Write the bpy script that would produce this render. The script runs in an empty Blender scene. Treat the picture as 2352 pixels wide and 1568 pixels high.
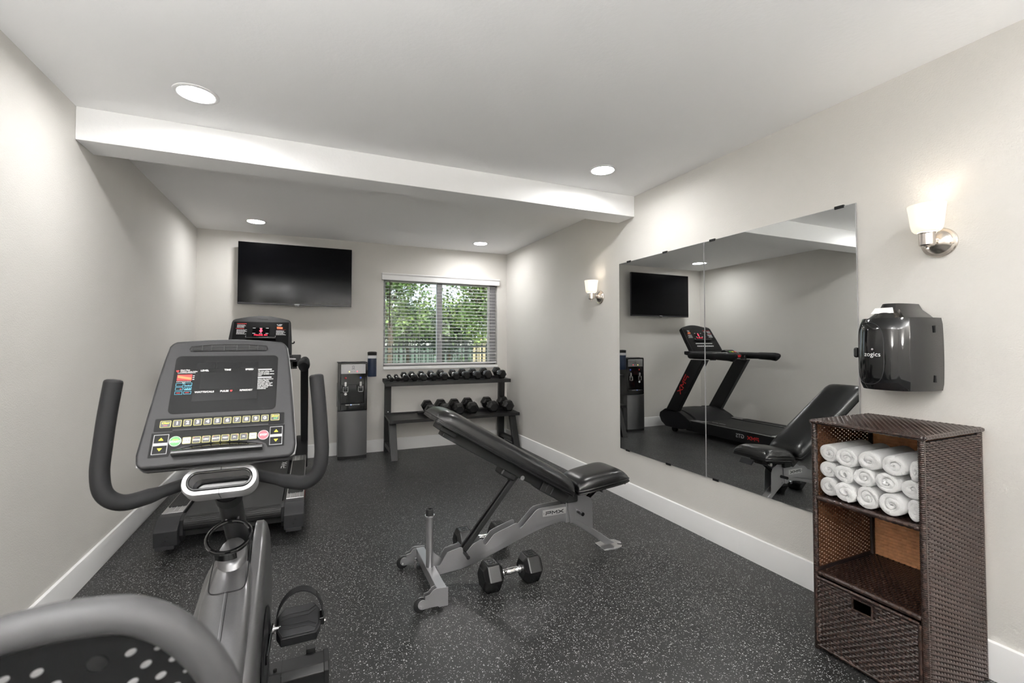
import bpy, bmesh, math, random
from mathutils import Matrix, Vector
random.seed(7)
SC = bpy.context.scene
COL = SC.collection
R = math.radians

# ---------------------------------------------------------------- camera
CAMH = 1.2567
cd = bpy.data.cameras.new('camera'); cam = bpy.data.objects.new('camera', cd); COL.objects.link(cam)
cd.sensor_fit = 'HORIZONTAL'; cd.sensor_width = 36.0
cd.lens = 1043.675 / 2352 * 36.0
cd.shift_y = -(784 - 761.816) / 2352
cd.clip_start = 0.02
cam.location = (0, 0, CAMH)
cam.rotation_euler = (R(90 + 1.4807), 0, R(-23.8214))
cd.dof.use_dof = True; cd.dof.focus_distance = 2.3; cd.dof.aperture_fstop = 4.5
SC.camera = cam
SC.cycles.max_bounces = 16; SC.cycles.diffuse_bounces = 10; SC.cycles.glossy_bounces = 6

# ---------------------------------------------------------------- world, sun, exposure
w = bpy.data.worlds.new('sky'); SC.world = w; w.use_nodes = True
nt = w.node_tree; nt.nodes.clear()
wo = nt.nodes.new('ShaderNodeOutputWorld'); bg = nt.nodes.new('ShaderNodeBackground')
bg.inputs[0].default_value = (0.80, 0.90, 1.0, 1); bg.inputs[1].default_value = 1.1
nt.links.new(bg.outputs[0], wo.inputs[0])
sd = bpy.data.lights.new('sun', 'SUN'); sd.energy = 4.2; sd.angle = R(3); sd.color = (1, .95, .86)
sun = bpy.data.objects.new('sun', sd); COL.objects.link(sun)
sun.rotation_euler = (R(42), 0, R(-25))          # high behind the building, shining on the trees
LAMP = 128.0      # recessed light lens emission
SHADE = 0.46       # sconce glass emission
BULB = 24.0      # sconce bulb emission
ADDED_FILL = 1220.0   # emission of unseen fill lamps added behind the camera to brighten the ceiling
vs = SC.view_settings
vs.view_transform = 'Standard'; vs.look = 'None'; vs.exposure = 0.82; vs.gamma = 1.0; vs.use_curve_mapping = False

# ---------------------------------------------------------------- materials
MATS = {}
def mat(name, col=(.5, .5, .5), rough=.5, metal=0.0, spec=.5, coat=0.0, coat_rough=.1, emit=None, estr=0.0,
        noise=0.0, nscale=40.0, bump=0.0, bscale=200.0, bdist=.002, trans=0.0, ior=1.45, sheen=0.0, detail=3.0, stretch=None, aniso=0.0):
    m = bpy.data.materials.new(name); m.use_nodes = True; MATS[name] = m
    t = m.node_tree; b = t.nodes['Principled BSDF']
    b.inputs['Base Color'].default_value = (*col, 1); b.inputs['Roughness'].default_value = rough
    b.inputs['Metallic'].default_value = metal; b.inputs['Specular IOR Level'].default_value = spec
    b.inputs['Coat Weight'].default_value = coat; b.inputs['Coat Roughness'].default_value = coat_rough
    b.inputs['Transmission Weight'].default_value = trans; b.inputs['IOR'].default_value = ior
    b.inputs['Sheen Weight'].default_value = sheen
    if aniso: b.inputs['Anisotropic'].default_value = aniso
    if emit: b.inputs['Emission Color'].default_value = (*emit, 1); b.inputs['Emission Strength'].default_value = estr
    tc = None
    if noise or bump:
        tc = t.nodes.new('ShaderNodeTexCoord'); src = tc.outputs['Object']
        if stretch:
            mp = t.nodes.new('ShaderNodeMapping'); mp.inputs['Scale'].default_value = stretch
            t.links.new(src, mp.inputs[0]); src = mp.outputs[0]
    if noise:
        n = t.nodes.new('ShaderNodeTexNoise'); n.inputs['Scale'].default_value = nscale; n.inputs['Detail'].default_value = detail
        t.links.new(src, n.inputs['Vector'])
        r = t.nodes.new('ShaderNodeMapRange'); r.inputs['From Min'].default_value = .3; r.inputs['From Max'].default_value = .7
        r.inputs['To Min'].default_value = 1 - noise; r.inputs['To Max'].default_value = 1 + noise
        t.links.new(n.outputs[0], r.inputs['Value'])
        x = t.nodes.new('ShaderNodeVectorMath'); x.operation = 'SCALE'; x.inputs[0].default_value = col
        t.links.new(r.outputs[0], x.inputs['Scale']); t.links.new(x.outputs[0], b.inputs['Base Color'])
    if bump:
        n2 = t.nodes.new('ShaderNodeTexNoise'); n2.inputs['Scale'].default_value = bscale; n2.inputs['Detail'].default_value = detail
        t.links.new(src, n2.inputs['Vector'])
        bp = t.nodes.new('ShaderNodeBump'); bp.inputs['Strength'].default_value = bump; bp.inputs['Distance'].default_value = bdist
        t.links.new(n2.outputs[0], bp.inputs['Height']); t.links.new(bp.outputs[0], b.inputs['Normal'])
    return m

mat('wall_paint', (.68, .662, .632), .75, spec=.25, noise=.012, nscale=3, bump=.42, bscale=170, bdist=.0025, detail=2)
mat('ceiling_paint', (.90, .90, .90), .9, spec=.1, bump=.35, bscale=70, bdist=.002)
mat('trim_paint', (.88, .88, .88), .35, spec=.45, noise=.01, nscale=5)
mat('black_powder', (.0085, .0085, .009), .42, bump=.15, bscale=900, bdist=.0005)
mat('black_matte', (.006, .006, .0065), .55, bump=.1, bscale=600, bdist=.0005)
mat('black_gloss', (.0045, .0045, .005), .10, spec=.5, coat=.5, coat_rough=.05, noise=.05)
mat('black_rubber', (.008, .008, .0085), .55, bump=.25, bscale=500, bdist=.0006)
mat('hex_rubber', (.0075, .0075, .008), .26, bump=.12, bscale=400, bdist=.0005)
mat('foam', (.012, .012, .013), .6, spec=.25, bump=.3, bscale=1200, bdist=.0006)
mat('rim_grey', (.055, .055, .057), .5, spec=.4, bump=.15, bscale=900, bdist=.0004)
mat('grey_plastic', (.026, .026, .028), .45, spec=.3, bump=.3, bscale=1500, bdist=.0004)
mat('dark_plastic', (.010, .010, .011), .40, spec=.35, bump=.2, bscale=1200, bdist=.0004)
mat('panel_plastic', (.005, .005, .0055), .45, spec=.15, noise=.03, nscale=20)
mat('shroud_grey', (.17, .17, .175), .28, metal=.75, coat=.3, coat_rough=.2, noise=.03, nscale=300)
mat('silver_paint', (.36, .36, .37), .30, metal=.75, noise=.04, nscale=700)
mat('silver_bright', (.62, .62, .63), .27, metal=.85, noise=.02, nscale=300)
mat('silver_satin', (.45, .45, .46), .38, metal=.5, noise=.02, nscale=200)
mat('chrome', (.85, .85, .86), .08, metal=1.0, noise=.01)
mat('nickel', (.62, .57, .52), .24, metal=1.0, noise=.05, nscale=60, stretch=(1, 1, 12))
mat('brushed_steel', (.17, .17, .175), .32, metal=.9, noise=.06, nscale=120, stretch=(30, 30, .6))
mat('steel_badge', (.55, .55, .55), .35, metal=.6, noise=.02)
mat('vinyl', (.0065, .0065, .007), .27, spec=.55, bump=.22, bscale=350, bdist=.0007)
mat('white_print', (.85, .85, .85), .5, noise=.01)
mat('grey_print', (.45, .45, .46), .5, noise=.01)
mat('red_print', (.62, .03, .03), .5, noise=.01)
mat('orange_print', (.85, .22, .08), .5, noise=.01)
mat('cyan_print', (.15, .55, .75), .5, noise=.01)
mat('yellow_print', (.85, .75, .05), .5, noise=.01)
mat('key_border', (.62, .58, .18), .5, noise=.01)
mat('key_grey', (.09, .09, .095), .5, noise=.02)
mat('key_light', (.72, .72, .70), .5, noise=.01)
mat('green_print', (.12, .62, .14), .45, noise=.01)
mat('stop_red', (.75, .10, .13), .45, noise=.01)
mat('screen_dark', (.005, .005, .0055), .25, spec=.25, noise=.03)
mat('tv_screen', (.0015, .0015, .002), .10, spec=.2, noise=.02)
mat('tv_bezel', (.018, .017, .022), .35, noise=.02)
mat('led_red', (.5, .02, .04), .4, emit=(1, .03, .08), estr=1.6)
mat('led_yellow', (.6, .6, .1), .4, emit=(1, .95, .25), estr=1.5)
mat('led_blue', (.05, .1, .6), .4, emit=(.25, .35, 1), estr=2.0)
mat('red_button', (.5, .02, .025), .25, noise=.01)
mat('blue_button', (.02, .06, .45), .25, noise=.01)
mat('navy', (.012, .022, .05), .3, coat=.3, noise=.02)
mat('clear_band', (.62, .62, .64), .15, noise=.02)
mat('lamp_lens', (.9, .9, .9), .5, emit=(1, .99, .975), estr=LAMP)
mat('lamp_trim', (.82, .82, .82), .5, noise=.01)
mat('opal_glass', (.70, .66, .60), .25, emit=(1, .86, .66), estr=SHADE)
mat('bulb_glow', (1, 1, 1), .4, emit=(1, .95, .87), estr=BULB)
mat('added_fill_glow', (1, 1, 1), .4, emit=(1, .995, .985), estr=ADDED_FILL)  # glow of the added half-bowl fill lamps
mat('blind_white', (.66, .66, .67), .45, noise=.01)
mat('vinyl_frame', (.50, .50, .53), .45, noise=.01)
mat('cord_white', (.62, .62, .60), .7, noise=.02)
mat('wand_dark', (.05, .035, .03), .4, noise=.05)
mat('rattan', (.027, .0145, .0110), .24, spec=.6, noise=.35, nscale=60, coat=.25, coat_rough=.15)
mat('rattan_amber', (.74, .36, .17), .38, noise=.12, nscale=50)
mat('rattan_shade', (.11, .046, .021), .45, noise=.2, nscale=50)
mat('rattan_dark', (.018, .012, .012), .5, noise=.2, nscale=50)
mat('terry', (.93, .93, .93), .95, spec=.1, sheen=.4, bump=1.0, bscale=420, bdist=.004, detail=4)
mat('belt_rubber', (.014, .014, .0145), .5, bump=.3, bscale=900, bdist=.0006)
mat('leaf_light', (.20, .29, .09), .55, noise=.45, nscale=3)
mat('leaf_mid', (.10, .17, .055), .55, noise=.5, nscale=3)
mat('leaf_dark', (.028, .06, .024), .6, noise=.5, nscale=4)
mat('bark', (.10, .075, .055), .9, noise=.4, nscale=12, bump=.6, bscale=30, bdist=.02)
mat('fence_black', (.012, .016, .015), .5, noise=.1)
mat('stucco_pale', (.50, .43, .28), .9, noise=.06, nscale=6, bump=.3, bscale=80)
mat('siding_green', (.13, .18, .16), .8, noise=.08, nscale=5)
mat('roof_dark', (.08, .07, .065), .9, noise=.2, nscale=20)
mat('awning', (.65, .62, .45), .7, noise=.1, nscale=8)

def floor_material():
    m = bpy.data.materials.new('rubber_floor'); m.use_nodes = True; MATS['rubber_floor'] = m
    t = m.node_tree; b = t.nodes['Principled BSDF']; N = t.nodes.new; L = t.links.new
    tc = N('ShaderNodeTexCoord')
    # crumb flecks of two sizes: a few cells of a voronoi grid are light, irregularly shaped by a warp
    nz = N('ShaderNodeTexNoise'); nz.inputs['Scale'].default_value = 260; nz.inputs['Detail'].default_value = 2
    L(tc.outputs['Object'], nz.inputs['Vector'])
    wv = N('ShaderNodeVectorMath'); wv.operation = 'MULTIPLY_ADD'; wv.inputs[1].default_value = (.006, .006, 0)
    L(nz.outputs['Color'], wv.inputs[0]); L(tc.outputs['Object'], wv.inputs[2])
    masks = []
    for sc, frac, rad in ((125, .20, .36), (230, .22, .40)):
        v = N('ShaderNodeTexVoronoi'); v.inputs['Scale'].default_value = sc; v.voronoi_dimensions = '2D'
        L(wv.outputs[0], v.inputs['Vector'])
        sp = N('ShaderNodeSeparateColor'); L(v.outputs['Color'], sp.inputs[0])
        a = N('ShaderNodeMath'); a.operation = 'LESS_THAN'; a.inputs[1].default_value = frac; L(sp.outputs[0], a.inputs[0])
        s = N('ShaderNodeMath'); s.operation = 'MULTIPLY'; s.inputs[1].default_value = rad; L(sp.outputs[1], s.inputs[0])
        d = N('ShaderNodeMath'); d.operation = 'LESS_THAN'; L(v.outputs['Distance'], d.inputs[0]); L(s.outputs[0], d.inputs[1])
        k = N('ShaderNodeMath'); k.operation = 'MULTIPLY'; L(a.outputs[0], k.inputs[0]); L(d.outputs[0], k.inputs[1])
        masks.append(k)
    mx = N('ShaderNodeMath'); mx.operation = 'MAXIMUM'; L(masks[0].outputs[0], mx.inputs[0]); L(masks[1].outputs[0], mx.inputs[1])
    big = N('ShaderNodeTexNoise'); big.inputs['Scale'].default_value = 1.6; big.inputs['Detail'].default_value = 5; L(tc.outputs['Object'], big.inputs['Vector'])
    cr = N('ShaderNodeMapRange'); cr.inputs['From Min'].default_value = .3; cr.inputs['From Max'].default_value = .7
    cr.inputs['To Min'].default_value = .011; cr.inputs['To Max'].default_value = .017; L(big.outputs[0], cr.inputs[0])
    mix = N('ShaderNodeMix'); mix.data_type = 'RGBA'
    L(mx.outputs[0], mix.inputs['Factor']); L(cr.outputs[0], mix.inputs[6]); mix.inputs[7].default_value = (.38, .38, .38, 1)
    L(mix.outputs[2], b.inputs['Base Color'])
    rr = N('ShaderNodeMapRange'); rr.inputs['From Min'].default_value = .3; rr.inputs['From Max'].default_value = .7
    rr.inputs['To Min'].default_value = .36; rr.inputs['To Max'].default_value = .46; L(big.outputs[0], rr.inputs[0])
    L(rr.outputs[0], b.inputs['Roughness']); b.inputs['Specular IOR Level'].default_value = .55
    bn = N('ShaderNodeTexNoise'); bn.inputs['Scale'].default_value = 300; bn.inputs['Detail'].default_value = 3; L(tc.outputs['Object'], bn.inputs['Vector'])
    bp = N('ShaderNodeBump'); bp.inputs['Strength'].default_value = .5; bp.inputs['Distance'].default_value = .0012
    L(bn.outputs[0], bp.inputs['Height']); L(bp.outputs[0], b.inputs['Normal'])
floor_material()

def simple_nodes(name, fn):
    m = bpy.data.materials.new(name); m.use_nodes = True; MATS[name] = m; m.node_tree.nodes.clear(); fn(m.node_tree)
def _mirror(t):
    o = t.nodes.new('ShaderNodeOutputMaterial'); g = t.nodes.new('ShaderNodeBsdfGlossy')
    g.inputs['Color'].default_value = (.76, .775, .77, 1); g.inputs['Roughness'].default_value = 0.0
    t.links.new(g.outputs[0], o.inputs[0])
simple_nodes('mirror_silver', _mirror)
def _pane(t):
    o = t.nodes.new('ShaderNodeOutputMaterial'); g = t.nodes.new('ShaderNodeBsdfGlossy'); g.inputs['Roughness'].default_value = 0.0
    tr = t.nodes.new('ShaderNodeBsdfTransparent'); tr.inputs[0].default_value = (.93, .95, .94, 1)
    fr = t.nodes.new('ShaderNodeFresnel'); fr.inputs[0].default_value = 1.45
    mx = t.nodes.new('ShaderNodeMixShader'); t.links.new(fr.outputs[0], mx.inputs[0])
    t.links.new(tr.outputs[0], mx.inputs[1]); t.links.new(g.outputs[0], mx.inputs[2]); t.links.new(mx.outputs[0], o.inputs[0])
simple_nodes('window_glass', _pane)
def _ground(t):
    o = t.nodes.new('ShaderNodeOutputMaterial'); b = t.nodes.new('ShaderNodeBsdfPrincipled'); b.inputs['Roughness'].default_value = .95
    tc = t.nodes.new('ShaderNodeTexCoord'); n = t.nodes.new('ShaderNodeTexNoise'); n.inputs['Scale'].default_value = .35; n.inputs['Detail'].default_value = 6
    t.links.new(tc.outputs['Object'], n.inputs['Vector'])
    r = t.nodes.new('ShaderNodeValToRGB'); r.color_ramp.elements[0].position = .46; r.color_ramp.elements[0].color = (.13, .26, .05, 1)
    r.color_ramp.elements[1].position = .54; r.color_ramp.elements[1].color = (.50, .40, .22, 1)
    t.links.new(n.outputs[0], r.inputs[0]); t.links.new(r.outputs[0], b.inputs['Base Color']); t.links.new(b.outputs[0], o.inputs[0])
simple_nodes('yard_soil', _ground)

# ---------------------------------------------------------------- mesh helpers
def axes(o, x, y, z=None):
    x = Vector(x).normalized(); y = Vector(y).normalized()
    z = Vector(z).normalized() if z else x.cross(y).normalized()
    m = Matrix.Identity(4)
    for i in range(3):
        m[i][0] = x[i]; m[i][1] = y[i]; m[i][2] = z[i]; m[i][3] = o[i]
    return m
I4 = Matrix.Identity(4)
def rot(axis, deg, at=(0, 0, 0)):
    a = Vector(at); return Matrix.Translation(a) @ Matrix.Rotation(R(deg), 4, axis) @ Matrix.Translation(-a)

class MB:
    def __init__(s): s.v = []; s.f = []
    def add(s, vs, fs, M=I4):
        k = len(s.v); s.v += [tuple(M @ Vector(p)) for p in vs]; s.f += [tuple(i + k for i in f) for f in fs]; return s
    def box(s, a, b, M=I4):
        x0, y0, z0 = a; x1, y1, z1 = b
        return s.add([(x0, y0, z0), (x1, y0, z0), (x1, y1, z0), (x0, y1, z0), (x0, y0, z1), (x1, y0, z1), (x1, y1, z1), (x0, y1, z1)],
                     [(0, 3, 2, 1), (4, 5, 6, 7), (0, 1, 5, 4), (1, 2, 6, 5), (2, 3, 7, 6), (3, 0, 4, 7)], M)
    def prism(s, poly, a, b, M=I4):            # polygon in local xy extruded along local z
        n = len(poly); vs = [(x, y, a) for x, y in poly] + [(x, y, b) for x, y in poly]
        ar = sum(poly[i][0] * poly[(i + 1) % n][1] - poly[(i + 1) % n][0] * poly[i][1] for i in range(n))
        if ar < 0: vs = [(x, y, a) for x, y in poly[::-1]] + [(x, y, b) for x, y in poly[::-1]]
        fs = [tuple(range(n - 1, -1, -1)), tuple(range(n, 2 * n))] + [(i, (i + 1) % n, n + (i + 1) % n, n + i) for i in range(n)]
        return s.add(vs, fs, M)
    def loft(s, rings, M=I4, caps=True, closed=True):
        n = len(rings[0]); vs = [p for r in rings for p in r]; fs = []
        for j in range(len(rings) - 1):
            for i in range(n if closed else n - 1):
                a, b = j * n + i, j * n + (i + 1) % n; fs.append((a, b, b + n, a + n))
        if caps: fs += [tuple(range(n - 1, -1, -1)), tuple(range((len(rings) - 1) * n, len(rings) * n))]
        return s.add(vs, fs, M)
    def lathe(s, prof, n=24, M=I4, cap=True):   # profile (r, z) about local z
        rings = [[(r * math.cos(2 * math.pi * i / n), r * math.sin(2 * math.pi * i / n), z) for i in range(n)] for r, z in prof]
        return s.loft(rings, M, caps=cap)
    def cyl(s, p, q, r, n=16, r2=None):
        p, q = Vector(p), Vector(q); d = (q - p).normalized(); u = d.orthogonal().normalized(); v = d.cross(u)
        r2 = r if r2 is None else r2
        ring = lambda c, rr: [tuple(c + u * (rr * math.cos(2 * math.pi * i / n)) + v * (rr * math.sin(2 * math.pi * i / n))) for i in range(n)]
        return s.loft([ring(p, r), ring(q, r2)])
    def tube(s, pts, r, n=12, closed=False, rs=None, flat=None):
        P = [Vector(p) for p in pts]; m = len(P); rings = []
        t0 = (P[1] - P[0]).normalized(); u = t0.orthogonal().normalized()
        for i in range(m):
            if closed: t = (P[(i + 1) % m] - P[i - 1]).normalized()
            else: t = (P[min(i + 1, m - 1)] - P[max(i - 1, 0)]).normalized()
            u = (u - t * u.dot(t)).normalized(); v = t.cross(u); rr = rs[i] if rs else r
            rings.append([tuple(P[i] + u * (rr * math.cos(2 * math.pi * k / n)) + v * (rr * math.sin(2 * math.pi * k / n))) for k in range(n)])
        if closed: return s.loft(rings + [rings[0]], caps=False)
        return s.loft(rings)
    def stroke(s, pts, wd, M=I4, h=.0008):      # flat lettering strokes in local xy
        for (x0, y0), (x1, y1) in zip(pts, pts[1:]):
            L = math.hypot(x1 - x0, y1 - y0); dx, dy = (x1 - x0) / L, (y1 - y0) / L; e = wd / 2
            q = [(x0 - dx * e - dy * e, y0 - dy * e + dx * e), (x0 - dx * e + dy * e, y0 - dy * e - dx * e),
                 (x1 + dx * e + dy * e, y1 + dy * e - dx * e), (x1 + dx * e - dy * e, y1 + dy * e + dx * e)]
            s.prism(q, 0, h, M)
        return s
    def quad(s, pts): return s.add(pts, [tuple(range(len(pts)))])
    def build(s, name, material, parent=None, bevel=0.0, seg=2, angle=35, sub=0, local=False):
        me = bpy.data.meshes.new(name)
        off = Vector((0, 0, 0))
        if parent is not None and not local:
            p = parent
            while p is not None: off += p.location; p = p.parent
        me.from_pydata([tuple(Vector(p) - off) for p in s.v], [], s.f); me.validate()
        bm = bmesh.new(); bm.from_mesh(me); bmesh.ops.recalc_face_normals(bm, faces=bm.faces); bm.to_mesh(me); bm.free()
        me.materials.append(MATS[material])
        me.shade_smooth()
        o = bpy.data.objects.new(name, me); COL.objects.link(o); o.parent = parent
        if bevel:
            md = o.modifiers.new('bevel', 'BEVEL'); md.width = bevel; md.segments = seg; md.limit_method = 'ANGLE'; md.angle_limit = R(30); md.harden_normals = True
        if sub:
            md = o.modifiers.new('subdivision', 'SUBSURF'); md.levels = sub; md.render_levels = sub
        elif not bevel: me.set_sharp_from_angle(angle=R(angle))
        return o

def thing(name, label, cat, loc=(0, 0, 0), group=None):
    o = bpy.data.objects.new(name, None); COL.objects.link(o); o.location = loc; o.empty_display_size = .1
    return tag(o, label, cat, group)
def tag(o, label, cat=None, group=None, kind=None):
    o['label'] = label
    if cat: o['category'] = cat
    if group: o['group'] = group
    if kind: o['kind'] = kind
    return o
def struct(o, label=None):
    o['kind'] = 'structure'
    if label: o['label'] = label
    return o
def rrect(x0, y0, x1, y1, r, n=5):
    out = []
    for cx, cy, a0 in ((x1 - r, y1 - r, 0), (x0 + r, y1 - r, 90), (x0 + r, y0 + r, 180), (x1 - r, y0 + r, 270)):
        for i in range(n + 1):
            a = R(a0 + 90 * i / n); out.append((cx + r * math.cos(a), cy + r * math.sin(a)))
    return out
def arc(cx, cy, r, a0, a1, n=8): return [(cx + r * math.cos(R(a0 + (a1 - a0) * i / n)), cy + r * math.sin(R(a0 + (a1 - a0) * i / n))) for i in range(n + 1)]
def bez(p0, p1, p2, n=8):
    return [tuple(Vector(p0) * (1 - t) ** 2 + Vector(p1) * 2 * t * (1 - t) + Vector(p2) * t * t) for t in [i / n for i in range(n + 1)]]
def spline(pts, n=6):                           # catmull-rom through points
    P = [Vector(p) for p in pts]; P = [P[0] * 2 - P[1]] + P + [P[-1] * 2 - P[-2]]; out = []
    for i in range(1, len(P) - 2):
        for k in range(n):
            t = k / n; a, b, c, d = P[i - 1:i + 3]
            out.append(tuple(.5 * ((2 * b) + (c - a) * t + (2 * a - 5 * b + 4 * c - d) * t * t + (3 * b - a - 3 * c + d) * t ** 3)))
    out.append(tuple(P[-2])); return out

_TXT = {}
def text(mb, body, size, M, align='CENTER', h=.0006, shear=0.0, sx=1.0, bold=0.0):
    key = (body, size, align, shear, bold)
    if key not in _TXT:
        c = bpy.data.curves.new('t', 'FONT'); c.body = body; c.size = size; c.align_x = align; c.align_y = 'CENTER'; c.shear = shear; c.offset = bold
        c.resolution_u = 3
        o = bpy.data.objects.new('t', c); COL.objects.link(o); bpy.context.view_layer.update()
        dg = bpy.context.evaluated_depsgraph_get(); me = bpy.data.meshes.new_from_object(o.evaluated_get(dg))
        _TXT[key] = ([tuple(v.co) for v in me.vertices], [tuple(p.vertices) for p in me.polygons])
        bpy.data.objects.remove(o); bpy.data.curves.remove(c); bpy.data.meshes.remove(me)
    vs, fs = _TXT[key]
    mb.add([(x * sx, y, h) for x, y, z in vs], fs, M); return mb
def pmx(mb, M, hgt, wd, gap=.22, asp=1.25, h=.0008):   # the angular three-letter mark, left to right in local x
    W = hgt * asp; g = hgt * gap; e = wd / 2; t = hgt - wd
    S = lambda pts, x0: mb.stroke([(x0 + e + px * (W - wd), e + py * t) for px, py in pts], wd, M, h)
    S([(0, 0), (0, .46), (1, .46), (1, 1), (0, 1)], 0)
    S([(0, 0), (0, 1), (.5, .35), (1, 1), (1, 0)], W + g)
    S([(0, 0), (1, 1)], 2 * (W + g)); S([(0, 1), (1, 0)], 2 * (W + g))
    return 3 * W + 2 * g
def copy_tree(o, parent=None):
    c = o.copy(); COL.objects.link(c); c.parent = parent
    for ch in list(o.children): copy_tree(ch, c)
    return c

# ================================================================ THE ROOM
XL, XR, YB, YF, H = -1.081, 2.355, 5.511, -2.6, 2.435
WX0, WX1, WZ0, WZ1 = .775, 2.222, .985, 2.045          # window opening
T = .14
struct(MB().box((XL - T, YF - T, -.12), (XR + T, YB + T, 0)).build('floor', 'rubber_floor'), 'dark rubber gym floor with pale flecks')
LIGHTS = [(-.51, 2.54), (1.80, 2.55), (-.50, 4.985), (1.81, 5.02), (-.51, .10), (1.80, .10), (-.51, -1.9), (1.80, -1.9)]  # the last four are added out of view for extra brightness
def ceiling_slab():
    m = MB(); e = .13                              # flat field with a round bore for every light
    xs_ = sorted({XL - T, XR + T} | {round(a + k * e, 4) for a, b in LIGHTS for k in (-1, 1)})
    ys_ = sorted({YF - T, YB + T} | {round(b + k * e, 4) for a, b in LIGHTS for k in (-1, 1)})
    sq = [(a, b) for a, b in LIGHTS]
    for i in range(len(xs_) - 1):
        for j in range(len(ys_) - 1):
            cx, cy = (xs_[i] + xs_[i + 1]) / 2, (ys_[j] + ys_[j + 1]) / 2
            if any(abs(cx - a) < e and abs(cy - b) < e for a, b in sq): continue
            m.quad([(xs_[i], ys_[j], H), (xs_[i], ys_[j + 1], H), (xs_[i + 1], ys_[j + 1], H), (xs_[i + 1], ys_[j], H)])
    for a, b in sq:
        gx = [x for x in xs_ if a - e - 1e-3 <= x <= a + e + 1e-3]; gy = [y for y in ys_ if b - e - 1e-3 <= y <= b + e + 1e-3]
        n = 48; ci = [(a + .0752 * math.cos(2 * math.pi * k / n), b + .0752 * math.sin(2 * math.pi * k / n)) for k in range(n)]
        so = []
        for k in range(n):
            c, s_ = math.cos(2 * math.pi * k / n), math.sin(2 * math.pi * k / n); q = e / max(abs(c), abs(s_)); so.append((a + q * c, b + q * s_))
        for k in range(n):
            k2 = (k + 1) % n
            m.quad([(*ci[k], H), (*ci[k2], H), (*so[k2], H), (*so[k], H)])
            m.quad([(*ci[k], H), (*ci[k2], H), (*ci[k2], H + .05), (*ci[k], H + .05)])
        m.quad([(x, y, H + .05) for x, y in ci])
    m.box((XL - T, YF - T, H + .06), (XR + T, YB + T, H + .2))
    return m
struct(ceiling_slab().build('ceiling', 'ceiling_paint'), 'white painted ceiling')
struct(MB().box((XL - T, YF - T, 0), (XL, YB + T, H)).build('wall_left', 'wall_paint'), 'greige wall beside the treadmill')
struct(MB().box((XR, YF - T, 0), (XR + T, YB + T, H)).build('wall_right', 'wall_paint'), 'greige wall with the mirror')
struct(MB().box((XL, YF - T, 0), (XR, YF, H)).build('wall_front', 'wall_paint'))
wb = MB()
wb.box((XL, YB, 0), (WX0, YB + T, H)).box((WX1, YB, 0), (XR, YB + T, H)).box((WX0, YB, 0), (WX1, YB + T, WZ0)).box((WX0, YB, WZ1), (WX1, YB + T, H))
struct(wb.build('wall_back', 'wall_paint'), 'greige wall with the window and television')
struct(MB().box((XL, 2.907, 2.268), (XR, 3.113, H)).build('trim_1', 'ceiling_paint', bevel=.004), 'white ceiling beam spanning the room')
def baseboard(name, p, q, inward):              # profile with an eased top edge, run from p to q
    p, q = Vector(p), Vector(q); M = axes(p, inward, (0, 0, 1), (q - p)); L = (q - p).length
    struct(MB().prism([(0, 0), (.0145, 0), (.0145, .131), (.0125, .138), (.006, .141), (0, .141)], 0, L, M).build(name, 'trim_paint'))
baseboard('baseboard_left', (XL, YF, 0), (XL, YB, 0), (1, 0, 0))
baseboard('baseboard_right', (XR, 1.9615, 0), (XR, YB, 0), (-1, 0, 0))
baseboard('baseboard_right', (XR, YF, 0), (XR, 1.9605, 0), (-1, 0, 0))
baseboard('baseboard_back', (XL, YB, 0), (XR, YB, 0), (0, -1, 0))
baseboard('baseboard_front', (XL, YF, 0), (XR, YF, 0), (0, 1, 0))

# window: vinyl slider with two sashes, glass, sill
wr = bpy.data.objects.new('window_1', None); COL.objects.link(wr); wr.location = (1.5, YB + .08, WZ0); struct(wr, 'two-pane sliding window behind the blind')
y0, y1 = YB + .075, YB + .135
f = MB()
f.box((WX0, y0, WZ0), (WX0 + .032, y1, WZ1)).box((WX1 - .075, y0, WZ0), (WX1, y1, WZ1)).box((WX0, y0, WZ1 - .04), (WX1, y1, WZ1)).box((WX0, y0, WZ0), (WX1, y1, WZ0 + .03))
f.build('window_frame', 'vinyl_frame', wr, bevel=.003)
MB().box((1.436, y0 - .012, WZ0 + .03), (1.502, y1 - .01, WZ1 - .04)).build('meeting_stile', 'vinyl_frame', wr, bevel=.004)
MB().box((2.118, y0 + .004, WZ0 + .03), (2.146, y0 + .03, WZ1 - .04)).build('sash_stile', 'trim_paint', wr, bevel=.003)
MB().box((1.468, y0 - .022, 1.30), (1.484, y0 - .012, 1.38)).build('latch', 'trim_paint', wr, bevel=.003)
MB().box((WX0 + .033, y0 + .022, WZ0 + .031), (1.435, y0 + .028, WZ1 - .041)).build('pane', 'window_glass', wr)
MB().box((1.503, y0 + .036, WZ0 + .031), (2.146, y0 + .042, WZ1 - .041)).build('pane', 'window_glass', wr)
MB().box((WX0 - .0, YB - .022, WZ0 - .035), (WX1, YB + .074, WZ0 - .001)).build('sill', 'trim_paint', wr, bevel=.004)

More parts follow.
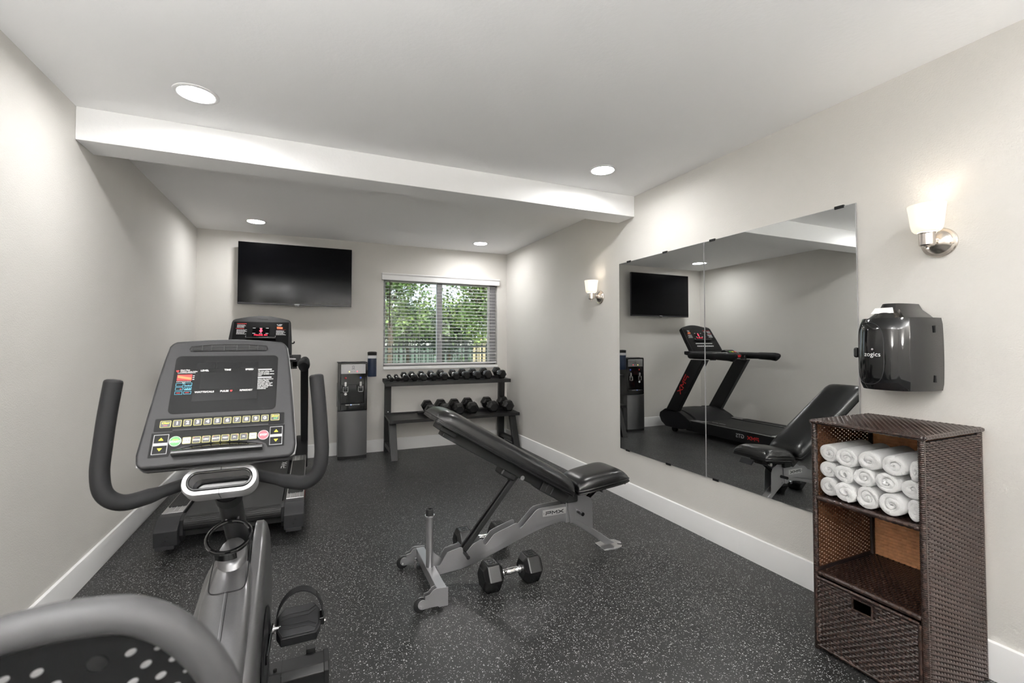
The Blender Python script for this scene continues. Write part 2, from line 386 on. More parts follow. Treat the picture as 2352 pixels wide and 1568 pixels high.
# blind
bl = thing('window_blind', 'white horizontal slat blind with open slats covering the window', 'blind', (1.495, YB + .02, WZ0))
v = MB()
v.prism([(YB - .030, 2.010), (YB + .006, 2.010), (YB + .006, 2.088), (YB - .046, 2.088), (YB - .046, 2.078), (YB - .034, 2.064)], .752, 2.243, axes((0, 0, 0), (0, 1, 0), (0, 0, 1), (1, 0, 0)))
v.build('valance', 'trim_paint', bl, bevel=.002)
n = 24; zt, zb_ = 1.992, 1.045
pr = [(-.024, -.0012), (-.012, .0012), (0, .002), (.012, .0012), (.024, -.0012), (.024, .0010), (.012, .0034), (0, .0042), (-.012, .0034), (-.024, .0010)]
slat_me = None
for i in range(n):
    z = zt + (zb_ - zt) * i / (n - 1)
    if slat_me is None:
        s0 = MB().prism(pr, -.716, .716, axes((0, 0, 0), (0, 1, 0), (0, 0, 1), (1, 0, 0))).build('slat', 'blind_white', bl, local=True)
        slat_me = s0.data; so = s0
    else:
        so = bpy.data.objects.new('slat', slat_me); COL.objects.link(so); so.parent = bl
    so.location = (1.4985 - 1.495, .022, z - WZ0); so.rotation_euler = (R(3.6), 0, 0)
MB().box((.781, YB + .016, 1.004), (2.216, YB + .068, 1.024)).build('bottom_rail', 'blind_white', bl, bevel=.004)
for x in (.875, 1.21, 1.74, 2.07):
    m = MB()
    for yy in (YB + .017, YB + .067): m.cyl((x, yy, 1.01), (x, yy, 2.0), .0011, 6)
    m.build('ladder_cord', 'cord_white', bl)
MB().cyl((.848, YB + .006, 2.0), (.846, YB + .004, 1.44), .0045, 8).build('tilt_wand', 'wand_dark', bl)
lc = MB().cyl((2.105, YB + .008, 2.0), (2.105, YB + .008, 1.36), .0014, 6); lc.lathe([(.002, 0), (.006, .004), (.005, .02), (.002, .03)], 8, Matrix.Translation((2.105, YB + .008, 1.335)))
lc.build('lift_cord', 'cord_white', bl)

# recessed lights
HOLES = []
def recessed(x, y, label):
    HOLES.append((x, y))
    t = thing('recessed_light', label, 'light', (x, y, H), 'recessed ceiling lights')
    MB().lathe([(.0752, .0260), (.0752, -.004), (.0780, -.0055), (.090, -.0045), (.094, -.002), (.094, .0005), (.080, .0005), (.080, .0260)], 40, Matrix.Translation((x, y, H)), cap=False).build('trim_ring', 'lamp_trim', t)
    MB().lathe([(.001, .0045), (.05, .0050), (.0745, .0060), (.0745, .010), (.001, .010)], 40, Matrix.Translation((x, y, H))).build('lens', 'lamp_lens', t)
recessed(-.51, 2.54, 'round recessed ceiling light in front of the beam, over the treadmill side')
recessed(1.80, 2.55, 'round recessed ceiling light in front of the beam, near the mirror wall')
recessed(-.50, 4.985, 'round recessed ceiling light behind the beam, above the television')
recessed(1.81, 5.02, 'round recessed ceiling light behind the beam, above the window')
recessed(-.51, .10, 'added unseen round recessed ceiling light above the exercise bike seat')  # this and the next three are unseen lights added to brighten the room
recessed(1.80, .10, 'added unseen round recessed ceiling light above the near end of the mirror wall')
recessed(-.51, -1.9, 'added unseen round recessed ceiling light farthest back on the treadmill side')
recessed(1.80, -1.9, 'added unseen round recessed ceiling light farthest back on the mirror side')

# sconces on the right wall
def sconce(y, label, left=False):
    t = thing('wall_sconce', label, 'sconce', (XR, y, 1.67), 'wall sconces with frosted cups')
    A = axes((XR, y, 1.67), (0, 1, 0), (0, 0, 1), (-1, 0, 0))
    MB().lathe([(.001, 0), (.060, 0), (.060, .006), (.057, .010), (.048, .012), (.046, .016), (.024, .030), (.014, .037), (.001, .038)], 36, A).build('backplate', 'nickel', t)
    MB().cyl((XR - .034, y, 1.67), (XR - .075, y - .002, 1.668), .010).build('arm', 'nickel', t)
    cx = XR - .093; C = Matrix.Translation((cx, y, 0))
    MB().lathe([(.001, 1.648), (.022, 1.648), (.0265, 1.653), (.0265, 1.697), (.029, 1.699), (.029, 1.703), (.001, 1.703)], 28, C).build('cup_holder', 'nickel', t)
    MB().lathe([(.001, 1.634), (.006, 1.636), (.006, 1.642), (.012, 1.646), (.012, 1.649), (.001, 1.649)], 14, C).build('finial', 'nickel', t)
    for s_ in (-1, 1):
        MB().cyl((XR - .011, y + s_ * .047, 1.67 + s_ * .010), (XR - .020, y + s_ * .047, 1.67 + s_ * .010), .0045, 10).build('screw', 'nickel', t)
    sh = [(.030, 1.704), (.040, 1.706), (.047, 1.714), (.051, 1.730), (.0575, 1.790), (.0605, 1.814), (.0580, 1.814), (.055, 1.790), (.0485, 1.732), (.044, 1.717), (.038, 1.710), (.030, 1.708)]
    MB().lathe(sh + sh[:1], 36, C, cap=False).build('glass_shade', 'opal_glass', t)
    MB().lathe([(.001, 1.708), (.012, 1.709), (.017, 1.716), (.021, 1.728), (.018, 1.740), (.010, 1.747), (.001, 1.749)], 16, C).build('bulb', 'bulb_glow', t)
    if left: t.location = (XL, y, 1.67); t.rotation_euler = (0, 0, math.pi)
sconce(.988, 'lit wall sconce above the black wipe dispenser, nearest the camera')
sconce(3.385, 'lit wall sconce just beyond the far edge of the mirror')
sconce(-1.41, 'extra unseen wall sconce added on the mirror wall, farthest from the window')  # added out of view to help brighten the ceiling
def fill_light(p, inward, label):                # unseen half-bowl lamp, added as fill to brighten the ceiling
    t = thing('added_fill_light', label, 'fill_light', p, 'added fill lamps behind the camera')
    i_ = Vector(inward); M = axes(p, (0, 0, 1).__class__((i_.y, -i_.x, 0)), i_, (0, 0, 1)); rg = []
    for z, r in ((-.16, .02), (-.14, .06), (-.09, .11), (-.03, .145), (0, .155), (0, .148), (-.03, .138)):
        rg.append([(r * math.cos(math.pi * k / 20), .002 + r * math.sin(math.pi * k / 20), z) for k in range(21)])
    MB().loft(rg, M).build('bowl', 'trim_paint', t, angle=50)
    MB().prism([(.125 * math.cos(math.pi * k / 16), .010 + .118 * math.sin(math.pi * k / 16)) for k in range(17)], -.030, -.026, M).build('glowing_panel', 'added_fill_glow', t)
fill_light((XL, -.30, 1.50), (1, 0, 0), 'added half-bowl fill lamp, unseen, on the treadmill wall behind the bike')
fill_light((XR, -1.75, 1.50), (-1, 0, 0), 'added half-bowl fill lamp, unseen, on the mirror wall behind the shelf')
fill_light((.64, YF, 1.50), (0, 1, 0), 'added half-bowl fill lamp, unseen, on the wall opposite the window')

# mirror: two panels held by clips
def mirror(name, ya, yb, label, ang, clips_top, clips_bot):
    t = thing(name, label, 'mirror', (XR - .004, ya, .3957), 'wall mirror panels')
    z0, z1 = .3957, 1.9197
    MB().box((XR - .010, ya, z0), (XR - .004, yb, z1)).build('mirror_glass', 'mirror_silver', t)
    e = MB(); g = .0018
    for a, b in (((ya - g, z0 - g), (yb + g, z0)), ((ya - g, z1), (yb + g, z1 + g)), ((ya - g, z0), (ya, z1)), ((yb, z0), (yb + g, z1))):
        e.box((XR - .0098, a[0], a[1]), (XR - .004, b[0], b[1]))
    e.build('ground_edge', 'silver_satin', t)
    for yy in clips_top: MB().box((XR - .014, yy - .022, z1 - .007), (XR - .0015, yy + .022, z1 + .008)).build('clip', 'dark_plastic', t, bevel=.002)
    for yy in clips_bot: MB().box((XR - .014, yy - .022, z0 - .008), (XR - .0015, yy + .022, z0 + .007)).build('clip', 'dark_plastic', t, bevel=.002)
    t.rotation_euler = (0, 0, R(ang))
mirror('wall_mirror', 1.2947, 2.2000, 'mirror panel of the pair nearer the wicker shelf', -.24, (1.366, 2.136), (1.40, 2.13))
mirror('wall_mirror', 2.2050, 3.0957, 'mirror panel of the pair farther from the wicker shelf', 0.0, (2.56, 2.972), (2.544, 2.999))

# television on the back wall
tv = thing('television', 'black flat screen television mounted above the treadmill', 'television', (-.145, YB, 1.665))
MB().box((-.697, 5.372, 1.664), (.407, 5.400, 2.309)).build('bezel', 'tv_bezel', tv, bevel=.003)
MB().box((-.694, 5.3700, 1.684), (.404, 5.374, 2.306)).build('screen', 'tv_screen', tv)
MB().box((-.46, 5.400, 1.74), (.17, 5.43, 2.12)).build('rear_housing', 'black_matte', tv, bevel=.012)
m = MB().box((-.35, YB - .02, 1.85), (.06, YB - .001, 2.05)).box((-.25, 5.43, 1.86), (-.20, YB - .02, 2.04)).box((-.09, 5.43, 1.86), (-.04, YB - .02, 2.04))
m.build('wall_bracket', 'black_powder', tv)
m = MB().box((-.17, 5.3690, 1.6700), (-.12, 5.3715, 1.6780)); m.build('maker_strip', 'grey_print', tv)
MB().box((-.165, 5.372, 1.656), (-.125, 5.39, 1.665)).build('sensor', 'black_gloss', tv)

# wipe dispenser on the right wall
wd = thing('wipe_dispenser', 'glossy black wall-mounted gym wipe dispenser with white lettering', 'dispenser', (XR, 1.10, 1.07))
def xs(y, D=.232, hw=.123, p=2.7, cy=1.104):
    q = min(1, abs(y - cy) / hw); return XR - D * (1 - q ** p) ** (1 / p)
def plan(D, hw, z, p=2.7, n=40, back=.0):
    out = []
    for i in range(n + 1):
        a = math.pi * i / n; c, s_ = math.cos(a), math.sin(a)
        yy = 1.104 + hw * math.copysign(abs(c) ** (2 / p), c); xx = XR - .002 - (D - .002) * abs(s_) ** (2 / p)
        out.append((xx, yy, z))
    return out
rings = []
for k in range(13):
    u = k / 12; z = 1.066 + .296 * u; b = 1 - .10 * (2 * u - 1) ** 2 * .6
    e = 1 - (.05 if k in (0, 12) else 0)
    rings.append(plan(.232 * b * e, .123 * (.5 + .5 * b) * (1 - (1 - e) * .5), z))
MB().loft(rings).build('body', 'black_gloss', wd, angle=40)
rings = [plan(.20, .092, 1.362), plan(.185, .080, 1.375), plan(.16, .055, 1.398), plan(.15, .044, 1.420), plan(.148, .042, 1.424)]
MB().loft(rings).build('lid', 'black_gloss', wd, angle=40)
s_ = MB().add([(2.192, 1.152, 1.3815), (2.192, 1.068, 1.3815), (2.201, 1.076, 1.405), (2.201, 1.140, 1.405)], [(0, 1, 2, 3)], Matrix.Translation((-.012, 0, .001)))
s_.build('instruction_label', 'white_print', wd)
tx = MB(); text(tx, 'zogics', .026, axes((0, 1.120, 1.212), (0, -1, 0), (0, 0, 1)), h=0)
tx.v = [(xs(y) * 1.0 - .0015 + .0, y, z) for x, y, z in tx.v]
tx.add([(xs(1.118 + .0) - .0018, 1.1185 + .0035 * math.cos(R(a)) * k, 1.2335 + .0035 * math.sin(R(a)) * k) for k in (1, .62) for a in range(0, 360, 30)], [(i, (i + 1) % 12, 12 + (i + 1) % 12, 12 + i) for i in range(12)])
tx.build('lettering', 'white_print', wd)
dp = []
for i in range(48):
    a = 2 * math.pi * i / 48; yy = 1.140 + .062 * math.copysign(abs(math.cos(a)) ** .8, math.cos(a)); zz = 1.216 + .128 * math.copysign(abs(math.sin(a)) ** .62, math.sin(a))
    u = (zz - 1.066) / .296; b = 1 - .06 * (2 * u - 1) ** 2
    dp.append((XR - (XR - xs(yy)) * b - .0006, yy, zz))
MB().tube(dp, .0013, 6, closed=True).build('door_seam', 'grey_plastic', wd)
MB().box((2.20, 1.216, 1.195), (2.240, 1.236, 1.240)).build('latch', 'black_gloss', wd, bevel=.008)
for zz in (1.115, 1.315): MB().box((2.285, .9800, zz - .014), (2.290, .9860, zz + .014)).build('hinge_slot', 'black_matte', wd)

# ================================================================ OUTSIDE THE WINDOW
struct(MB().box((-14, YB + T + .02, -.3), (30, 40, -.12)).build('yard_ground', 'yard_soil'), 'grass and bare soil outside the window')
def fence(ya, x0, x1, z0, z1, label, pitch=.11):
    t = thing('metal_fence', label, 'fence', ((x0 + x1) / 2, ya, z0))
    for zz in (z1 - .16, z0 + .12, z1 - .02):
        MB().box((x0, ya - .018, zz - .02), (x1, ya + .018, zz + .02)).build('rail', 'fence_black', t)
    k = MB(); x = x0
    while x < x1: k.box((x - .009, ya - .009, z0), (x + .009, ya + .009, z1 + .04)); x += pitch
    tag(k.build('pickets', 'fence_black', t), 'slim black fence pickets', kind='stuff')
    x = x0
    while x < x1 + .1: MB().box((x - .03, ya - .03, z0), (x + .03, ya + .03, z1 + .08)).build('post', 'fence_black', t); x += 2.4
fence(9.2, .6, 6.4, -.12, 1.22, 'near black metal picket fence seen through the lower window')
fence(13.2, 1.2, 9.2, .0, 1.45, 'far black metal picket fence in front of the pale wall')
t = thing('neighbour_building', 'pale low building far behind the fences', 'building', (5, 22, -.12))
MB().box((7.2, 21.0, -.12), (16, 21.3, 1.5)).build('wall', 'stucco_pale', t)
MB().box((-2, 21.0, -.12), (7.2, 21.3, 1.15)).build('garden_wall', 'siding_green', t)
MB().box((-2, 20.9, 1.15), (7.2, 21.4, 1.45)).build('pale_fascia', 'trim_paint', t)
MB().box((-1, 24, 0), (7.6, 28, 2.2)).build('house_wall', 'siding_green', t)
for x in (1.2, 3.4, 5.6): MB().box((x, 23.95, .9), (x + 1.1, 24.02, 1.9)).build('house_window', 'screen_dark', t)
MB().prism([(-1.4, 2.2), (8, 2.2), (3.3, 3.0)], 23.8, 28, axes((0, 0, 0), (1, 0, 0), (0, 0, 1), (0, 1, 0))).build('roof', 'roof_dark', t)
def leafy(name, base, rx, ry, rz, cz, nleaf, leaf, mats, label, trunk=.16, hang=0.0, seed=1):
    rnd = random.Random(seed); bx, by, bz = base
    t = thing(name, label, 'tree', base)
    if trunk:
        k = MB(); pts = spline([(bx, by, bz), (bx + .06, by, bz + (cz - bz) * .5), (bx - .05, by + .1, cz)], 5)
        k.tube(pts, trunk, 10, rs=[trunk * (1 - .5 * i / (len(pts) - 1)) for i in range(len(pts))])
        for j in range(9):
            a = rnd.uniform(0, 6.28); e = rnd.uniform(.2, .9); s0 = Vector((bx, by, bz + (cz - bz) * rnd.uniform(.55, 1)))
            e0 = Vector((bx + math.cos(a) * rx * .8, by + math.sin(a) * ry * .8, cz + rz * (e - .2)))
            mid = (s0 + e0) / 2 + Vector((0, 0, .25)); q = spline([s0, mid, e0], 4); k.tube(q, .04, 6, rs=[trunk * .38 * (1 - .8 * i / (len(q) - 1)) for i in range(len(q))])
        k.build('trunk', 'bark', t)
    for mi, (mname, frac) in enumerate(mats):
        k = MB()
        cl = [(rnd.gauss(0, .45), rnd.gauss(0, .45), rnd.gauss(0, .45)) for _ in range(26)]
        for _ in range(int(nleaf * frac)):
            c = rnd.choice(cl); q = Vector((c[0] + rnd.gauss(0, .17), c[1] + rnd.gauss(0, .17), c[2] + rnd.gauss(0, .15)))
            if q.length > 1.15: continue
            p = Vector((bx + q.x * rx, by + q.y * ry, cz + q.z * rz - hang * rnd.random()))
            d = Vector((rnd.gauss(0, 1), rnd.gauss(0, 1), rnd.gauss(-.4, .8))).normalized(); u = d.cross(Vector((rnd.gauss(0, 1), rnd.gauss(0, 1), rnd.gauss(0, 1)))).normalized()
            L = leaf * rnd.uniform(.6, 1.3); w_ = L * .42; nn = d.cross(u) * (w_ * .25)
            k.add([tuple(p), tuple(p + d * L * .5 + u * w_ + nn), tuple(p + d * L), tuple(p + d * L * .5 - u * w_ + nn)], [(0, 1, 2), (0, 2, 3)])
        tag(k.build('foliage', mname, t), 'dense small leaves', kind='stuff')
leafy('leafy_tree', (1.75, 11.6, -.12), 1.0, .8, 1.0, 3.05, 7000, .085, (('leaf_light', .6), ('leaf_mid', .4)), 'light green tree at the upper left of the window view', .09, .5, 3)
leafy('leafy_tree', (4.45, 11.4, -.12), 1.35, .9, 1.05, 2.55, 13000, .085, (('leaf_light', .7), ('leaf_mid', .3)), 'bright yellow-green tree behind the right window pane', .08, .3, 5)
leafy('leafy_tree', (2.75, 14.6, -.12), .85, .8, .8, 1.95, 5000, .095, (('leaf_mid', .6), ('leaf_dark', .4)), 'small dark-trunked tree behind the left window pane', .07, .2, 8)
leafy('leafy_tree', (4.9, 17.4, -.12), 1.6, 1.0, 1.0, 2.0, 9000, .12, (('leaf_dark', .65), ('leaf_mid', .35)), 'dark green bushy tree low behind the window stile', .10, .2, 9)
leafy('leafy_tree', (8.0, 17.6, -.12), 1.35, 1.0, 1.5, 2.7, 8000, .12, (('leaf_mid', .6), ('leaf_light', .4)), 'mid green tree at the right edge of the window view', .12, .3, 11)
leafy('leafy_tree', (1.6, 18.6, -.12), 1.3, 1.0, 1.0, 2.0, 6000, .12, (('leaf_mid', .6), ('leaf_light', .4)), 'mid green tree at the lower left of the window view', .10, .3, 14)
leafy('garden_shrub', (3.25, 10.2, -.12), .55, .4, .5, .40, 2000, .10, (('leaf_dark', .8), ('leaf_mid', .2)), 'dark shrub behind the near fence below the window stile', 0, 0, 17)

# ================================================================ DUMBBELLS AND RACK
def hex_head(xa, xb, r, roll=0):                # hexagonal head with chamfered faces along local x
    L = xb - xa; rings = []
    for x, k in ((xa, .66), (xa + L * .20, 1), (xb - L * .20, 1), (xb, .66)):
        rings.append([(x, r * k * math.cos(R(60 * i + roll)), r * k * math.sin(R(60 * i + roll))) for i in range(6)])
    return MB().loft(rings)
def dumbbell(label, r, hl, grip, M, group, numeral=None, roll=0):
    t = thing('hex_dumbbell', label, 'dumbbell', (0, 0, 0), group)
    t.matrix_world = M
    for s_ in (-1, 1):
        a, b = (grip / 2, grip / 2 + hl) if s_ > 0 else (-grip / 2 - hl, -grip / 2)
        h = hex_head(a, b, r, roll).build('head', 'hex_rubber', t, bevel=r * .07, seg=2, local=True)
        if numeral:
            c = (a + b) / 2; z = r * .866 + .0004; hw = hl * .29; hd = r * .40
            fr = MB()
            for q in (((c - hw, -hd), (c + hw, -hd + .004)), ((c - hw, hd - .004), (c + hw, hd)), ((c - hw, -hd), (c - hw + .004, hd)), ((c + hw - .004, -hd), (c + hw, hd))):
                fr.box((q[0][0], q[0][1], z - .001), (q[1][0], q[1][1], z + .0007))
            fr.build('stamped_border', 'black_matte', h, local=True)
            tm = MB(); text(tm, numeral, hd * 1.45, axes((c, 0, z), (0, -1, 0), (1, 0, 0)), h=.0008, bold=.0006)
            tm.build('numeral', 'black_matte', h, local=True)
    g = grip / 2; hr = min(.0165, r * .36)
    prof = [(hr * .82, -g), (hr * 1.25, -g + .001), (hr * 1.25, -g + .006), (hr * .8, -g + .008), (hr * .82, -g * .72), (hr, -g * .66), (hr * .86, -g * .60), (hr * 1.0, -g * .3), (hr * 1.04, 0), (hr * 1.0, g * .3), (hr * .86, g * .60), (hr, g * .66), (hr * .82, g * .72), (hr * .8, g - .008), (hr * 1.25, g - .006), (hr * 1.25, g - .001), (hr * .82, g)]
    MB().lathe(prof, 16, axes((0, 0, 0), (0, 1, 0), (0, 0, 1), (1, 0, 0))).build('handle', 'chrome', t, local=True, angle=50)
    return t

rack = thing('dumbbell_rack', 'black two-tier steel dumbbell rack under the window', 'rack', (1.53, 5.2, 0))
SL = math.tan(R(2.2)); SD = math.tan(R(9))
def tray(x0, x1, ya, za, yb, lip, name='tray'):
    zb = za + (yb - ya) * SL; M = axes((0, 0, 0), (0, 1, 0), (0, 0, 1), (1, 0, 0))
    MB().prism([(ya, za - lip + .006), (ya + .003, za - lip + .006), (ya + .003, za - .004), (yb, zb - .004), (yb, zb + .018), (yb - .003, zb + .018), (yb - .003, zb), (ya, za)], x0, x1, M).build(name, 'black_powder', rack, bevel=.0012)
    for xx in (x0, x1 - .003):
        MB().prism([(ya, za - lip + .006), (ya, za), (yb, zb), (yb, zb - .016)], xx, xx + .003, M).build('tray_end', 'black_powder', rack)
tray(.752, 2.236, 5.10, .826, 5.40, .046)
tray(.782, 2.318, 5.02, .424, 5.40, .040)
MB().box((.765, 5.285, .830), (2.225, 5.325, .856)).build('rear_ledge', 'black_powder', rack)
MB().box((1.14, 5.275, .430), (2.30, 5.325, .462)).build('rear_ledge', 'black_powder', rack)
def bar(mb, x0, x1, a, b, d):                   # flat bar in the yz plane from a to b, depth d along y
    mb.prism([(a[0], a[1]), (a[0] + d, a[1]), (b[0] + d, b[1]), (b[0], b[1])], x0, x1, axes((0, 0, 0), (0, 1, 0), (0, 0, 1), (1, 0, 0))); return mb
for x0, x1, l0, l1 in ((.780, .853, .790, .865), (2.200, 2.278, 2.235, 2.310)):
    bar(MB(), x0, x1, (5.415, 0), (5.385, .838), .05).build('post', 'black_powder', rack, bevel=.002)
    bar(MB(), l0, l1, (4.985, 0), (5.14, .412), .05).build('leg', 'black_powder', rack, bevel=.002)
    MB().box(((x0 + l0) / 2, 5.05, .075), ((x0 + l0) / 2 + .05, 5.42, .125)).build('foot_bar', 'black_powder', rack, bevel=.002)
    for yy, zz in ((5.382, .79), (5.39, .47)):
        MB().cyl(((x0 + x1) / 2, yy + .008, zz), ((x0 + x1) / 2, yy - .004, zz), .007, 8).build('bolt', 'silver_bright', rack)
ORD = ['first', 'second', 'third', 'fourth', 'fifth', 'sixth', 'seventh', 'eighth', 'ninth', 'tenth', 'eleventh', 'twelfth']
def rack_db(x, yc, ya, za, r, hl, grip, label, roll=0, yaw=0):
    ap = r * .866
    nrm = Vector((0, -math.sin(R(9)), math.cos(R(9)))); d = Vector((math.sin(R(yaw)), math.cos(R(9)) * math.cos(R(yaw)), math.sin(R(9)) * math.cos(R(yaw))))
    p = Vector((x, yc, za + (yc - ya) * SD)) + nrm * (ap + .0012)
    M = axes(p, d, nrm.cross(d), nrm)
    dumbbell(label, r, hl, grip, M, 'hex dumbbells on the rack', roll=roll)
UX = [.812, .887, .973, 1.067, 1.172, 1.288, 1.409, 1.552, 1.676, 1.812, 1.948, 2.128]
UR = [.027, .027, .040, .042, .044, .045, .049, .050, .053, .053, .057, .058]
for i, (x, r) in enumerate(zip(UX, UR)):
    rack_db(x, 5.225, 5.115, .830, r, .030 + r * .85, .088, ('smallest black hex dumbbell, first from the left on the upper rack tray' if i == 0 else ORD[i] + ' black hex dumbbell from the left on the upper rack tray'), yaw=(-2, 1, 2, -1, 1, 0, -2, 1, 0, -2, 2, 0)[i])
LX = [1.245, 1.408, 1.572, 1.738, 1.990, 2.196]
for i, x in enumerate(LX):
    rack_db(x, 5.195, 5.035, .429, (.072, .074, .072, .075, .074, .074)[i], .100, .090, ORD[i] + ' large black hex dumbbell from the left on the lower rack tray', yaw=(1, -1, 0, 0, -2, 1)[i])
r35 = .080
for (x, y, a, lb) in ((.965, 2.205, 2.0, 'black hex dumbbell marked 35 on the floor in front of the bench'), (.965, 2.655, 0.5, 'black hex dumbbell marked 35 on the floor behind the bench')):
    c, s_ = math.cos(R(a)), math.sin(R(a))
    dumbbell(lb, r35, .108, .118, axes((x, y, r35 * .866 + .0005), (c, s_, 0), (-s_, c, 0), (0, 0, 1)), 'hex dumbbells on the floor', numeral='35')

# ================================================================ WATER COOLER
wc = thing('water_cooler', 'black and steel free-standing water cooler beside the dumbbell rack', 'water cooler', (.42, 5.38, 0))
cx0, cx1, cyf, cyb = .267, .573, 5.262, 5.490
m = MB().box((cx0, cyf + .10, .03), (cx1, cyb, 1.045)); m.build('body', 'black_gloss', wc, bevel=.006)
m = MB().box((cx0, cyf + .012, .525), (cx0 + .030, cyf + .11, 1.045)).box((cx1 - .030, cyf + .012, .525), (cx1, cyf + .11, 1.045)).box((cx0 + .03, cyf + .02, .806), (cx1 - .03, cyf + .11, 1.045)).box((cx0 + .03, cyf + .012, .525), (cx1 - .03, cyf + .11, .585))
m.build('faceplate', 'black_gloss', wc, bevel=.004)
MB().box((cx0 - .002, cyf + .02, 1.045), (cx1 + .002, cyb, 1.053)).build('lid', 'grey_plastic', wc, bevel=.003)
for xx in (.30, .50): MB().box((xx, cyf + .06, 1.053), (xx + .05, cyf + .09, 1.057)).build('lid_tab', 'black_matte', wc)
MB().box((.298, cyf + .004, .926), (.553, cyf + .022, 1.030)).build('control_panel', 'silver_paint', wc, bevel=.003)
lg = MB().tube([(.425 + .010 * math.cos(R(a)), cyf + .003, 1.000 + .013 * math.sin(R(a))) for a in range(0, 360, 24)], .0016, 6, closed=True)
lg.box((.408, cyf + .0025, .977), (.442, cyf + .004, .981)); lg.build('emblem', 'dark_plastic', wc)
MB().lathe([(.001, .004), (.004, .003), (.0055, 0), (.001, 0)], 12, axes((.384, cyf + .004, .950), (1, 0, 0), (0, 0, 1), (0, -1, 0))).build('yellow_light', 'led_yellow', wc)
MB().lathe([(.001, .004), (.004, .003), (.0055, 0), (.001, 0)], 12, axes((.466, cyf + .004, .951), (1, 0, 0), (0, 0, 1), (0, -1, 0))).build('red_light', 'led_red', wc)
for xx in (.411, .438): MB().cyl((xx, cyf + .0045, .950), (xx, cyf + .002, .950), .0025, 8).build('dark_light', 'dark_plastic', wc)
for xx, mm, nm in ((.346, 'red_button', 'hot_button'), (.503, 'blue_button', 'cold_button')):
    MB().lathe([(.001, .010), (.006, .009), (.0105, .004), (.0115, 0), (.001, 0)], 18, axes((xx, cyf + .020, .880), (1, 0, 0), (0, 0, 1), (0, -1, 0))).build(nm, mm, wc)
    tp = MB().box((xx - .011, cyf + .004, .788), (xx + .011, cyf + .020, .838)); tap = tp.build('tap_lever', 'silver_bright', wc, bevel=.003)
    fr = MB(); q = .024
    fr.tube([(xx - q, cyf + .006, .790), (xx - q, cyf + .004, .735), (xx - q + .005, cyf + .003, .729), (xx + q - .005, cyf + .003, .729), (xx + q, cyf + .004, .735), (xx + q, cyf + .006, .790)], .003, 8)
    fr.cyl((xx - q, cyf + .006, .778), (xx + q, cyf + .006, .778), .003, 8); fr.build('tap_cradle', 'silver_bright', wc)
    MB().box((xx - .018, cyf + .008, .742), (xx + .018, cyf + .05, .776)).build('spout', 'black_gloss', wc, bevel=.005)
MB().cyl((.347, cyf + .018, .705), (.347, cyf + .014, .705), .014, 20).build('round_sticker', 'white_print', wc)
MB().box((.297, cyf + .018, .700), (.36, cyf + .022, .711)).build('sticker_arm', 'black_gloss', wc)
MB().box((.30, cyf + .002, .583), (.54, cyf + .10, .592)).build('drip_tray', 'black_matte', wc, bevel=.002)
MB().box((.345, cyf - .001, .585), (.495, cyf + .006, .592)).build('drip_trim', 'silver_bright', wc, bevel=.001)
MB().cyl((.403, cyf - .002, .589), (.403, cyf + .002, .589), .004, 8).build('blue_light', 'led_blue', wc)
pl = [(cx0 + .002, cyf + .10)] + [(cx0 + .002 + (cx1 - cx0 - .004) * i / 14, cyf + .010 - .022 * math.sin(math.pi * i / 14)) for i in range(15)] + [(cx1 - .002, cyf + .10)]
MB().prism(pl, .035, .522).build('lower_door', 'brushed_steel', wc, angle=50)
MB().box((cx0 + .004, cyf + .012, 0), (cx1 - .004, cyb - .01, .034)).build('base', 'black_matte', wc)
m = MB()
for k in range(22): m.box((cx0 - .0015, cyf + .12, .56 + k * .012), (cx0, cyb - .04, .566 + k * .012))
m.build('side_vent', 'black_matte', wc)

cd_ = thing('cup_dispenser', 'navy cylindrical cup dispenser with white band fixed beside the water cooler', 'cup dispenser', (.626, 5.30, .888))
C = Matrix.Translation((.626, 5.30, 0))
MB().lathe([(.001, .888), (.047, .888), (.0485, .892), (.0485, 1.092), (.001, 1.092)], 32, C).build('tube', 'navy', cd_)
MB().lathe([(.001, 1.092), (.0478, 1.092), (.0478, 1.127), (.001, 1.127)], 32, C).build('clear_band', 'clear_band', cd_)
MB().lathe([(.001, 1.125), (.0495, 1.125), (.0495, 1.150), (.052, 1.152), (.052, 1.158), (.040, 1.166), (.001, 1.168)], 32, C).build('cap', 'black_matte', cd_)
MB().box((.5735, 5.285, .90), (.582, 5.315, .96)).build('bracket', 'dark_plastic', cd_)

# ================================================================ WICKER SHELF WITH TOWELS
def weave(mb, M, W, Hh, pu, pv, bulge, skip=None):
    rows = int(Hh / pv + .5); pv = Hh / rows
    for j in range(rows):
        y0 = j * pv; off = (j % 2) * pu / 2; x = -off
        while x < W - 1e-4:
            a, b = max(0, x), min(W, x + pu); x += pu
            if b - a < pu * .15: continue
            if skip and skip((a + b) / 2, y0 + pv / 2): continue
            vs = []
            for (yy, k) in ((y0 + pv * .04, .15), (y0 + pv * .5, 1), (y0 + pv * .96, .15)):
                for i in range(5):
                    tt = i / 4; vs.append((a + (b - a) * tt, yy, bulge * (.12 + k * .88 * math.sin(math.pi * min(max(tt, .02), .98)) ** .6) - (0 if i in (1, 2, 3) else bulge * .25)))
            mb.add(vs, [(r_ * 5 + i, r_ * 5 + i + 1, r_ * 5 + i + 6, r_ * 5 + i + 5) for r_ in range(2) for i in range(4)], M)
    return mb
def wrapped(mb, p, q, r, pitch=.0068):          # pole wrapped in cane: ringed profile
    p, q = Vector(p), Vector(q); L = (q - p).length; n = int(L / pitch); prof = []
    for i in range(n):
        z = L * i / n; prof += [(r * .86, z), (r, z + L / n * .3), (r, z + L / n * .7)]
    d = (q - p).normalized(); u = d.orthogonal().normalized()
    mb.lathe(prof + [(r * .86, L)], 10, axes(p, u, d.cross(u), d)); return mb
